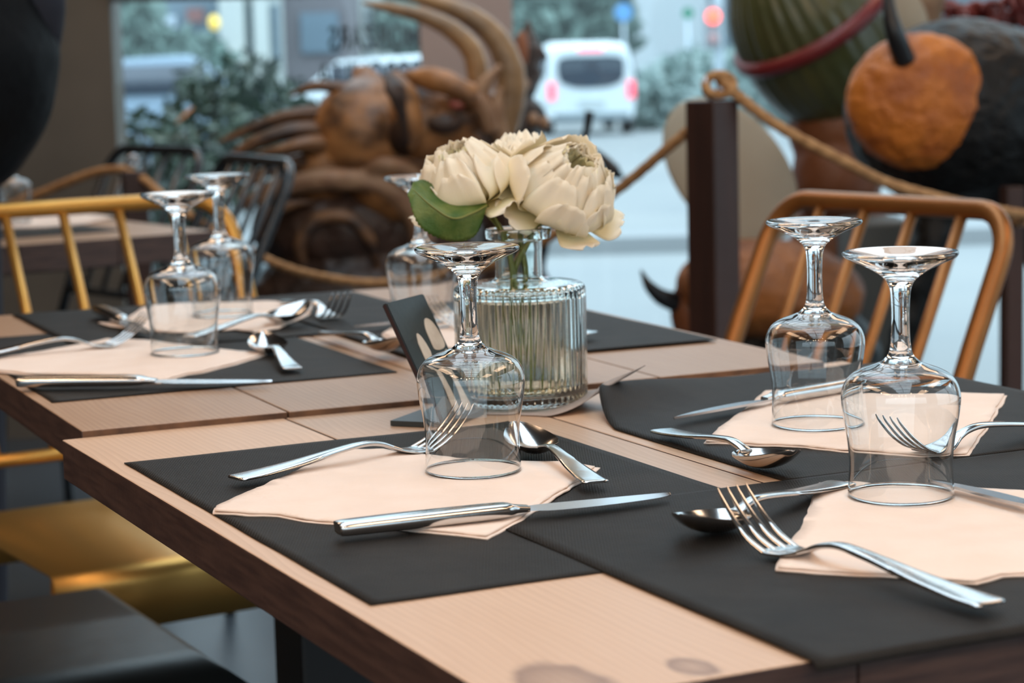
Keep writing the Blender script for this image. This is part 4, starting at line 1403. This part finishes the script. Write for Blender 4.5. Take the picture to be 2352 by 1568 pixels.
# big black furry figure with orange face
FURB = simple('black_shaggy_coat', (0.0035, 0.0038, 0.004), 0.48, bump=(26, .02), spec=.3)
FURO = simple('orange_shaggy_face', (0.56, 0.165, 0.016), 0.5, var=(16, (0.34, 0.085, 0.010)), bump=(30, .02))
BKH = simple('glossy_black_horn', (0.010, 0.010, 0.011), 0.3)
ZD = 4.05
z1 = thing('shaggy_monster_figure', 'big round black shaggy figure with orange face and black horn at the upper right', 'sculpture', (atd(2200, 260, ZD).x, ZD, 0))
ZL = Vector(z1.location)
zp = lambda x, y, d=0: atd(x, y, ZD + d) - ZL
blob('coat', FURB, z1, ell=[(zp(2205, 262, .06), (.218, .20, .180), 0), (zp(2320, 285, .08), (.2, .19, .178), 0)], caps=[([zp(2150, 440, .05), zp(2140, 560, 0), zp(2095, 700, 0), zp(2062, 900, 0), zp(2060, 1330, 0)], [.05, .036, .032, .030, .035]), ([zp(2330, 440, .1), zp(2440, 700, .1), zp(2450, 1330, .1)], [.06, .05, .05])], vox=.008, sm=3, disp=(.03, .010))
b = bmesh.new(); ellipsoid(b, zp(2110, 232, -.075), (.132, .085, .124), None, 48, 32)
for v in b.verts: v.co += Vector((noise.noise(v.co * 60), noise.noise(v.co * 60 + V3(9, 0, 0)), noise.noise(v.co * 60 + V3(0, 9, 0)))) * .004
ob('face_patch', b, FURO, z1)
b = bmesh.new(); horn(b, [zp(2078, 140, -.13), zp(2058, 85, -.15), zp(2044, 30, -.15), zp(2040, -40, -.14)], [.021, .018, .013, .006], 8, 16); ob('horn', b, BKH, z1)
b = bmesh.new(); ellipsoid(b, zp(2080, 25, .22), (.070, .012, .035), Matrix.Rotation(math.radians(60), 3, 'Y'), 32, 16); ob('cream_wing', b, CREAM, z1)
BEIGE = simple('beige_papier_mache', (0.33, 0.22, 0.12), 0.6, var=(12, (0.2, .11, .06)))
b = bmesh.new(); horn(b, [zp(2150, -60, .25), zp(2130, 10, .25), zp(2120, 70, .25)], [.028, .034, .03], 6, 12); ob('beige_arm', b, BEIGE, z1)
# dark red curls behind it
REDC = simple('dark_red_curls', (0.19, 0.025, 0.018), 0.45, var=(20, (.09, .012, .012)))
cl = thing('red_curl_garland', 'dark red curly garland above the black figure at the top right', 'garland', (atd(2300, 20, 4.9).x, 4.9, 0))
KL = Vector(cl.location)
rnd = random.Random(4)
b = bmesh.new()
for k in range(44):
    x = 2170 + k * 6.5; y = 42 + rnd.uniform(-14, 16)
    if x > 2250: y -= (x - 2250) * .35 * rnd.random()
    c = atd(x, y, 4.9 + rnd.uniform(-.06, .06)) - KL
    rr = rnd.uniform(.014, .026)
    ax = rnd.uniform(0, PI)
    pts = [c + V3(math.cos(a) * rr * math.cos(ax), math.cos(a) * rr * math.sin(ax), math.sin(a) * rr) for a in [2 * PI * q / 12 for q in range(11)]]
    sweep(b, pts, .008, 8)
ob('curls', b, REDC, cl)
b = bmesh.new(); horn(b, [atd(2175, 55, 4.92) - KL, atd(2300, 48, 4.92) - KL, atd(2480, 60, 4.92) - KL, V3(.25, 0, .4), V3(.25, 0, 0)], [.02, .022, .02, .02, .02], 6, 10); ob('support', b, DRK, cl)

# low orange and black figure behind the post
z2 = thing('shaggy_monster_figure', 'lower orange-brown shaggy figure with a curved black horn behind the barrier post', 'sculpture', (atd(1780, 700, 4.1).x, 4.1, 0))
YL = Vector(z2.location)
yp = lambda x, y, d=0: atd(x, y, 4.1 + d) - YL
blob('coat', FURB, z2, ell=[(yp(1800, 830, .05), (.19, .15, .14), 0), (yp(1800, 1050, .05), (.16, .14, .16), 0)], caps=[([yp(1700, 1000, 0), yp(1690, 1290, 0)], [.06, .06]), ([yp(1900, 1000, 0), yp(1910, 1290, 0)], [.06, .06])], vox=.009, sm=3, disp=(.03, .010))
b = bmesh.new(); ellipsoid(b, yp(1770, 665, -.02), (.178, .13, .095), Matrix.Rotation(math.radians(6), 3, 'Y'), 48, 32)
for v in b.verts: v.co += Vector((noise.noise(v.co * 50), noise.noise(v.co * 50 + V3(9, 0, 0)), noise.noise(v.co * 50 + V3(0, 9, 0)))) * .006
ob('face_patch', b, ORB if False else simple('orange_brown_shaggy_face', (0.36, 0.12, 0.022), 0.6, var=(9, (0.16, 0.055, 0.018)), bump=(30, .015)), z2)
b = bmesh.new(); horn(b, [yp(1556, 695, -.02), yp(1520, 682, -.04), yp(1490, 655, -.05), yp(1472, 620, -.05)], [.020, .016, .010, .002], 8, 14); ob('horn', b, BKH, z2)
b = bmesh.new(); ellipsoid(b, yp(1578, 715, .0), (.032, .05, .060)); ob('cheek', b, ORB, z2)
# grey plinth block seen between the bronze spindles
b = bmesh.new(); q = atd(2010, 700, 4.5); box(b, (q.x, 4.5, .335), (.13, .2, .67), bevel=.01)
tag(ob('display_plinth', b, simple('dark_grey_plinth', (.075, .075, .068), .6)), 'dark grey display block seen between the spindles of the bronze chair', 'plinth')
# black thin branch sculpture pieces by the flowers
b = bmesh.new(); horn(b, [atd(1355, 255, 5.3), atd(1345, 310, 5.3), atd(1320, 380, 5.3), atd(1270, 480, 5.32), atd(1230, 700, 5.35), V3(atd(1230, 900, 5.35).x, 5.35, 0.0)], [.012, .009, .012, .014, .014, .02], 6, 10); horn(b, [atd(1330, 350, 5.3), atd(1350, 340, 5.29), atd(1385, 362, 5.28), atd(1408, 392, 5.28), atd(1432, 408, 5.28)], [.006, .007, .010, .020, .004], 6, 10)
tag(ob('black_branch', b, BKH), 'thin bent black branch standing behind the right peony', 'branch')

# ------------------------------------------------------------------ person at the left edge
PX, PY = -.915, 3.12
pr_ = thing('person', 'person in a black quilted jacket standing at the left edge, seen from behind', 'person', (PX, PY, 0), .15)
b = bmesh.new()
for s_ in (-1, 1):
    horn(b, [(s_ * .10, 0, .90), (s_ * .11, .01, .50), (s_ * .11, 0, .09)], [.085, .06, .045], 8, 16)
    horn(b, [(s_ * .11, -.06, .045), (s_ * .115, .04, .035), (s_ * .12, .15, .03)], [.04, .042, .03], 5, 12)
ellipsoid(b, (0, 0, .93), (.17, .12, .13)); ellipsoid(b, (0, 0, 1.2), (.19, .12, .28)); ellipsoid(b, (0, .01, 1.43), (.055, .055, .10))
ellipsoid(b, (0, .02, 1.60), (.077, .095, .115)); ellipsoid(b, (0, .115, 1.585), (.014, .018, .022))
for s_ in (-1, 1): ellipsoid(b, (s_ * .078, .01, 1.59), (.012, .02, .03))
for s_ in (-1, 1):
    horn(b, [(s_ * .19, 0, 1.38), (s_ * .25, -.02, 1.12), (s_ * .20, .12, .98)], [.05, .042, .032], 6, 12)
    ellipsoid(b, (s_ * .185, .17, .965), (.04, .05, .02))
    for k in range(5): sweep(b, [(s_ * (.16 + .012 * k), .20, .965), (s_ * (.155 + .013 * k), .245, .955), (s_ * (.155 + .013 * k), .262, .94)], [.008, .0075, .006], 8)
remesh(ob('body', b, TROUS, pr_), .012, 3)
b = bmesh.new()
pj = [(.0, .845), (.13, .848), (.19, .862), (.225, .90), (.258, .96), (.276, 1.03), (.272, 1.08), (.255, 1.15), (.235, 1.30), (.20, 1.40), (.13, 1.48), (.07, 1.50), (.0, 1.50)]
P = [(max(0, q.x), q.z) for q in spline([(r, 0, z) for r, z in pj], 5)]
P[0] = (0, P[0][1]); P[-1] = (0, P[-1][1])
lathe(b, P, 64, lambda a, r, z: 1 + .022 * noise.noise(V3(math.cos(a) * 2, math.sin(a) * 2, z * 9)))
for v in b.verts: v.co.y *= .72
jk = ob('jacket', b, JACKET, pr_)
for s_ in (-1, 1):
    b = bmesh.new(); horn(b, [(s_ * .16, 0, 1.42), (s_ * .185, -.02, 1.25), (s_ * .205, .0, 1.08), (s_ * .18, .12, .985)], [.06, .058, .055, .045], 8, 16); ob('sleeve', b, JACKET, pr_)
b = bmesh.new(); ellipsoid(b, (0, -.005, 1.635), (.088, .10, .10)); ob('hair', b, HAIR, pr_)
b = bmesh.new(); ellipsoid(b, (0, .03, 1.585), (.070, .09, .098)); ob('head', b, SKIN, pr_)

# ------------------------------------------------------------------ the street
def gz(y): return -0.02 - 0.0156 * max(0.0, y - 6.2)
ROAD = simple('pale_wet_street_paving', (0.27, 0.29, 0.29), 0.6, var=(.35, (0.225, 0.25, 0.26)))
b = bmesh.new()
vs = [b.verts.new((x, y, gz(y))) for x, y in ((-30, 6.2), (30, 6.2), (60, 90), (-60, 90))]
b.faces.new(vs)
o = ob('street_paving', b, ROAD, smooth=False); o['kind'] = 'structure'
b = bmesh.new()
KERB = simple('kerb_stone', (0.30, 0.32, 0.33), .8)
box(b, (4, 12.5, gz(12.5) + .04), (50, .3, .12), bevel=.01)
o = ob('street_kerb', b, KERB, smooth=False); o['kind'] = 'structure'

WHT = simple('white_car_paint', (0.78, 0.86, 0.90), 0.3, spec=.5)
CGL = simple('dark_car_glass', (0.045, 0.06, 0.085), 0.15)
TYRE = simple('tyre_rubber', (0.03, 0.03, 0.035), 0.8)
REDL = emit('lit_red_tail_light', (1.0, 0.10, 0.16), 1.5)
PLATE = simple('number_plate', (.55, .6, .6), .5)


def van(label, px, depth, yaw):
    W_, H_, L_ = 1.80, 1.80, 4.3
    g = gz(depth)
    t = thing('white_van', label, 'van', (atd(px, 200, depth).x, depth, g), yaw)
    # rear faces local -y
    b = bmesh.new()
    sec = []
    for y, zb, zs, zt, ws, wt in ((0.0, .35, .95, 1.70, .86, .70), (.12, .30, .98, 1.80, .90, .76), (1.6, .28, .98, 1.84, .90, .78), (2.7, .28, .98, 1.74, .90, .76), (3.25, .28, 1.0, 1.10, .90, .74), (4.1, .30, .85, .92, .86, .70), (4.3, .38, .6, .72, .75, .6)):
        ring = [(-ws * .96, zb), (-ws, (zb + zs) / 2), (-ws, zs), (-(ws + wt) / 2, (zs + zt) / 2), (-wt, zt - .08), (-wt * .8, zt), (wt * .8, zt), (wt, zt - .08), ((ws + wt) / 2, (zs + zt) / 2), (ws, zs), (ws, (zb + zs) / 2), (ws * .96, zb)]
        sec.append([b.verts.new((x, y, z)) for x, z in ring])
    for i in range(len(sec) - 1):
        for k in range(12): b.faces.new((sec[i][k], sec[i][(k + 1) % 12], sec[i + 1][(k + 1) % 12], sec[i + 1][k]))
    b.faces.new(sec[0]); b.faces.new(sec[-1][::-1])
    ob('body', b, WHT, t, auto=40)
    b = bmesh.new()
    pts = smooth_pts([(-.60, 1.05), (-.66, 1.25), (-.60, 1.52), (0, 1.55), (.60, 1.52), (.66, 1.25), (.60, 1.05), (.35, .95), (0, .93), (-.35, .95)], 3)
    f1 = [b.verts.new((x, -.02, z)) for x, z in pts]; f2 = [b.verts.new((x, .03, z)) for x, z in pts]
    b.faces.new(f1); b.faces.new(f2[::-1])
    for i in range(len(pts)): j = (i + 1) % len(pts); b.faces.new((f1[i], f1[j], f2[j], f2[i]))
    ob('rear_window', b, CGL, t, smooth=False)
    for s_ in (-1, 1):
        b = bmesh.new(); box(b, (s_ * .79, -.01, .88), (.15, .06, .34), bevel=.02); ob('tail_light', b, REDL, t)
        b = bmesh.new(); box(b, (s_ * .885, 1.3, 1.36), (.03, 1.9, .42), Matrix.Rotation(s_ * -.24, 3, 'Y')); ob('side_window', b, CGL, t)
        for y in (.75, 3.45):
            b = bmesh.new(); sweep(b, [(s_ * .70, y, .31), (s_ * .905, y, .31)], .31, 24); ob('wheel', b, TYRE, t, auto=40)
    b = bmesh.new(); box(b, (0, .02, 1.68), (.50, .05, .09), bevel=.01); ob('brake_light', b, REDL, t)
    b = bmesh.new(); box(b, (0, -.02, .62), (.52, .02, .11)); ob('number_plate', b, PLATE, t, smooth=False)
    b = bmesh.new(); box(b, (0, -.02, .36), (1.5, .08, .16), bevel=.02); ob('bumper', b, simple('grey_bumper', (.25, .3, .33), .6), t)
    return t


van('white van driving away with three lit red tail lights', 1358, 43.0, math.radians(5))
# parked car at the left, mostly hidden by the beast
def car(label, px, depth, yaw, paint, L_=4.0, H_=1.45):
    t = thing('parked_car', label, 'car', (atd(px, 200, depth).x, depth, gz(depth)), yaw)
    b = bmesh.new()
    sec = []
    for x, zt, wt in ((-2.0, .70, .75), (-1.9, .95, .82), (-1.1, 1.0, .84), (-.6, 1.40, .62), (.6, H_, .62), (1.3, 1.05, .80), (1.95, .85, .80), (2.0, .6, .75)):
        sec.append([b.verts.new((x, y, z)) for y, z in ((-.84, .3), (-.86, .75), (-wt, zt - .03), (-wt * .8, zt), (wt * .8, zt), (wt, zt - .03), (.86, .75), (.84, .3))])
    for i in range(len(sec) - 1):
        for k in range(8): b.faces.new((sec[i][k], sec[i][(k + 1) % 8], sec[i + 1][(k + 1) % 8], sec[i + 1][k]))
    b.faces.new(sec[0]); b.faces.new(sec[-1][::-1])
    ob('body', b, paint, t, auto=40)
    for s_ in (-1, 1):
        b = bmesh.new(); box(b, (.05, s_ * .74, 1.17), (1.5, .08, .34), Matrix.Rotation(s_ * .42, 3, 'X')); ob('side_window', b, CGL, t)
        for x in (-1.25, 1.25):
            b = bmesh.new(); sweep(b, [(x, s_ * .68, .3), (x, s_ * .88, .3)], .3, 20); ob('wheel', b, TYRE, t, auto=40)
    return t


car('white car parked across the street behind the window lettering', 880, 30.0, 0.05, WHT)
car('blue-grey car at the left edge behind the shrubs', 320, 26.0, .1, simple('blue_grey_paint', (.26, .36, .46), .4))
car('dark red car beyond the white van roof', 1395, 66.0, .1, simple('dark_red_paint', (.35, .08, .10), .4))

# buildings: walls, pilasters, windows
def building(label, px0, px1, depth, h, wall, name='street_building', cols=(), wins=(), band=None):
    x0, x1 = atd(px0, 100, depth).x, atd(px1, 100, depth).x
    g = gz(depth)
    t = thing(name, label, 'building', ((x0 + x1) / 2, depth, g))
    hw = (x1 - x0) / 2
    b = bmesh.new(); box(b, (0, 2.5, h / 2), (2 * hw, 5, h)); ob('wall', b, wall, t, smooth=False)
    for p0, p1, m in cols:
        a, c = atd(p0, 100, depth).x - t.location.x, atd(p1, 100, depth).x - t.location.x
        b = bmesh.new(); box(b, ((a + c) / 2, -.15, h / 2), (c - a, .5, h), bevel=.03); ob('pilaster', b, m, t, smooth=False)
    for p0, y0, p1, y1, m in wins:
        A, C = atd(p0, y0, depth) - Vector(t.location), atd(p1, y1, depth) - Vector(t.location)
        b = bmesh.new(); box(b, ((A.x + C.x) / 2, -.02, (A.z + C.z) / 2), (C.x - A.x, .12, abs(A.z - C.z))); ob('window', b, m, t, smooth=False)
    return t


CRM = simple('cream_stone', (0.66, 0.70, 0.66), .8, var=(1, (.58, .63, .62)))
BLG = simple('blue_grey_render', (0.20, 0.27, 0.33), .8, var=(.6, (.15, .21, .26)))
PNK = simple('brownish_mauve_render', (0.23, 0.215, 0.23), .8, var=(.5, (.18, .17, .185)))
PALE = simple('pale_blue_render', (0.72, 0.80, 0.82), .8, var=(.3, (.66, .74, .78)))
DWN = simple('dark_shop_window', (.07, .10, .13), .3)
SIGNW = simple('pale_shop_sign', (.60, .70, .80), .6)
DSL = simple('dark_slate_facade', (.085, .115, .15), .7, var=(.5, (.11, .15, .17)))
building('blue-grey shop front across the street behind the shrubs', 150, 505, 33, 8, BLG, wins=[(322, 38, 405, 62, SIGNW), (330, 75, 470, 140, DWN), (430, 20, 470, 50, simple('dull_red_sign', (.3, .13, .12), .6))])
building('cream columned entrance across the street', 505, 645, 32.5, 9, CRM, cols=[(512, 570, CRM), (590, 622, CRM)], wins=[(572, 10, 588, 150, BLG), (625, 10, 645, 150, BLG)])
building('mauve-brown house front behind the window lettering', 645, 818, 33, 9, PNK, wins=[(690, 30, 780, 120, BLG)])
building('white narrow entrance beside the mauve house', 818, 884, 34, 9, CRM, wins=[(842, 20, 852, 150, BLG)])
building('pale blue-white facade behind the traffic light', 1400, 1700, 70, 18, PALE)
building('dark slate facade at the right behind the hooded figure', 1668, 2600, 56, 14, DSL, wins=[(1690, 120, 1740, 180, simple('teal_shop_window', (.12, .2, .2), .4))])

# trees and shrubs made of many small leaves
def leaves(b, c, r, n, size, rnd, squash=(1, 1, 1)):
    for _ in range(n):
        d = Vector((rnd.gauss(0, 1), rnd.gauss(0, 1), rnd.gauss(0, 1))).normalized() * (rnd.random() ** .4) * r
        p = Vector(c) + Vector((d.x * squash[0], d.y * squash[1], d.z * squash[2]))
        q = Quaternion((rnd.gauss(0, 1), rnd.gauss(0, 1), rnd.gauss(0, 1), rnd.gauss(0, 1))).normalized()
        s = size * rnd.uniform(.6, 1.3)
        pts = [V3(-s, 0, 0), V3(-s * .3, s * .35, s * .1), V3(s * .5, s * .3, s * .1), V3(s, 0, -.1 * s), V3(s * .5, -s * .3, s * .1), V3(-s * .3, -s * .35, s * .1)]
        b.faces.new([b.verts.new(p + q @ v) for v in pts])


TEAL = simple('dark_teal_green_leaves', (0.030, 0.055, 0.045), .3, var=(4, (.10, .16, .11)), spec=.8)
TREEL = simple('haze_tinted_foliage', (0.22, 0.32, 0.28), .8, var=(.5, (.15, .23, .21)))  # distance haze is mixed into the leaf colour
HEDGEL = simple('haze_tinted_hedge', (0.34, 0.44, 0.42), .8, var=(.4, (.42, .52, .51)))  # paled and greyed so that the colour itself carries the haze


def shrub(label, parts, depth, m, size, n, seed, name='shrub', group=None, sq=(1, 1, 1)):
    rnd = random.Random(seed)
    x0 = atd(parts[0][0], 200, depth).x
    g = gz(depth)
    t = thing(name, label, name.replace('_', ' '), (x0, depth, g), 0, group)
    b = bmesh.new()
    TL = Vector(t.location)
    bt = bmesh.new()
    for px, py, r in parts:
        c = atd(px, py, depth + rnd.uniform(-.1, .1) * depth * .05) - TL
        leaves(b, c, r, int(n * (r ** 2) / (parts[0][2] ** 2)), size, rnd, sq)
        horn(bt, [(0, 0, 0), Vector((c.x * .4, 0, c.z * .5)), c], [size * .35, size * .3, size * .15], 4, 6)
    ob('foliage', b, m, t, smooth=False)
    ob('stems', bt, DRK, t)
    return t


GS = 'shrubs outside the left window'
shrub('leafy dark shrub outside at the far left of the window', [(370, 400, .17), (325, 300, .09), (420, 470, .2), (330, 520, .18), (390, 320, .10)], 7.6, TEAL, .036, 180, 1, group=GS)
shrub('largest dark shrub outside the left window, left of the beast', [(500, 250, .20), (560, 205, .15), (440, 350, .13), (560, 300, .20), (500, 400, .20), (440, 230, .10)], 7.9, TEAL, .036, 215, 2, group=GS)
shrub('dark shrub outside the left window nearest the lettering', [(640, 300, .18), (670, 240, .12), (600, 175, .08), (700, 340, .18)], 8.3, TEAL, .036, 150, 3, group=GS)
rnd = random.Random(8)
b = bmesh.new(); q0 = atd(425, 265, 7.45)
leaves(b, (0, 0, 0), .001, 1, .001, rnd); b.free()
b = bmesh.new(); sweep(b, [atd(404, 283, 7.45), atd(425, 265, 7.45), atd(443, 247, 7.45)], [.006, .015, .006], 10, flat=.4)  # solid orange streak standing in for a reflection
ob_ = tag(ob('orange_reflection', b, simple('orange_reflection_tone', (.65, .17, .03), .5)), 'slim orange streak painted as a reflection before the left shrub', 'flower')
b = bmesh.new(); box(b, ((atd(300, 480, 8).x + atd(760, 480, 8).x) / 2, 8.0, .12), (1.1, .45, .35), bevel=.02)
tag(ob('planter_box', b, simple('grey_planter', (.2, .24, .26), .7), smooth=False), 'grey planter box holding the shrubs outside the left window', 'planter')
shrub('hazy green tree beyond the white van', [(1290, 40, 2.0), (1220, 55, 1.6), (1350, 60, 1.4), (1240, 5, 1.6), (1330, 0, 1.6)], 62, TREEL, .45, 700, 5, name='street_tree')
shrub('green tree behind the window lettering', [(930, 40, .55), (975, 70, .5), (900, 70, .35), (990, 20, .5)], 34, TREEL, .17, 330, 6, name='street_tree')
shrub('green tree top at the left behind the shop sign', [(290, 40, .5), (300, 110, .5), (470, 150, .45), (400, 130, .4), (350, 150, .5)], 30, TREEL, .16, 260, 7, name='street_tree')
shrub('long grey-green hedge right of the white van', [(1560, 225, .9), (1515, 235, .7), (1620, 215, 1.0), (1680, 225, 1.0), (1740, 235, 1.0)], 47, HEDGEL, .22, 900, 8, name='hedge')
# filled core so that the hedge is dense
b = bmesh.new()
A, C = atd(1495, 165, 47.6), atd(1790, 165, 47.6)
box(b, ((A.x + C.x) / 2, 48.3, (gz(48) + A.z) / 2), (C.x - A.x, .5, A.z - gz(48)), bevel=.1)
tag(ob('hedge_core', b, HEDGEL, smooth=False), 'filled core added behind the leaves to make the right hedge dense', 'wall')

# traffic light, signs, lamp
POLEM = simple('pale_grey_pole', (.62, .72, .80), .4)
tl = thing('traffic_light', 'pale pole with a glowing red traffic light above the barrier post', 'traffic light', (atd(1652, 200, 17).x, 17, gz(17)))
b = bmesh.new(); sweep(b, [(0, 0, 0), (0, 0, 4)], .042, 16); ob('pole', b, POLEM, tl)
lc = atd(1638, 38, 16.85) - Vector(tl.location)
b = bmesh.new(); box(b, lc + V3(0, .09, -.08), (.12, .14, .34), bevel=.01); ob('signal_box', b, simple('yellowish_signal_box', (.30, .33, .36), .5), tl)
b = bmesh.new(); ellipsoid(b, lc, (.055, .025, .055)); ob('red_lamp', b, emit('red_signal_lamp', (1.0, .10, .06), 4.0), tl)
b = bmesh.new(); ellipsoid(b, lc + V3(0, 0, -.17), (.04, .02, .04)); ob('red_reflection', b, simple('dim_red_reflection', (.5, .3, .3), .4), tl)  # dull red blob that paints a dim reflection below the lamp
b = bmesh.new(); q = atd(1688, 30, 17) - Vector(tl.location); box(b, q, (.075, .06, .32), bevel=.01); ob('pedestrian_signal', b, simple('tan_signal_back', (.45, .32, .18), .6), tl)


def round_sign(label, px, py, depth, r, m):
    P = atd(px, py, depth)
    t = thing('street_sign', label, 'street sign', (P.x, depth, gz(depth)))
    b = bmesh.new(); sweep(b, [(0, 0, P.z - gz(depth)), (0, -.03, P.z - gz(depth))], r, 32); ob('disc', b, m, t, auto=40)
    b = bmesh.new(); sweep(b, [(0, .03, 0), (0, .03, P.z - gz(depth))], .03, 10); ob('sign_post', b, POLEM, t)


round_sign('round blue traffic sign right of the van roof', 1432, 28, 50, .20, simple('blue_sign_face', (.12, .36, .72), .4))
round_sign('small green sign in front of the pale facade', 1580, 30, 48, .12, simple('green_sign_face', (.05, .28, .18), .4))
P = atd(492, 52, 31)
t = thing('street_lamp', 'yellow glowing street lamp seen through the top of the left window', 'street lamp', (P.x, 31, gz(31)))
b = bmesh.new(); ellipsoid(b, (0, 0, P.z - gz(31)), (.08, .08, .11)); ob('lamp_globe', b, emit('yellow_lamp_glow', (.95, .66, .12), .8), t)
b = bmesh.new(); sweep(b, [(0, 0, 0), (0, 0, P.z - gz(31) - .08)], .035, 10); ob('lamp_post', b, FRAME, t)
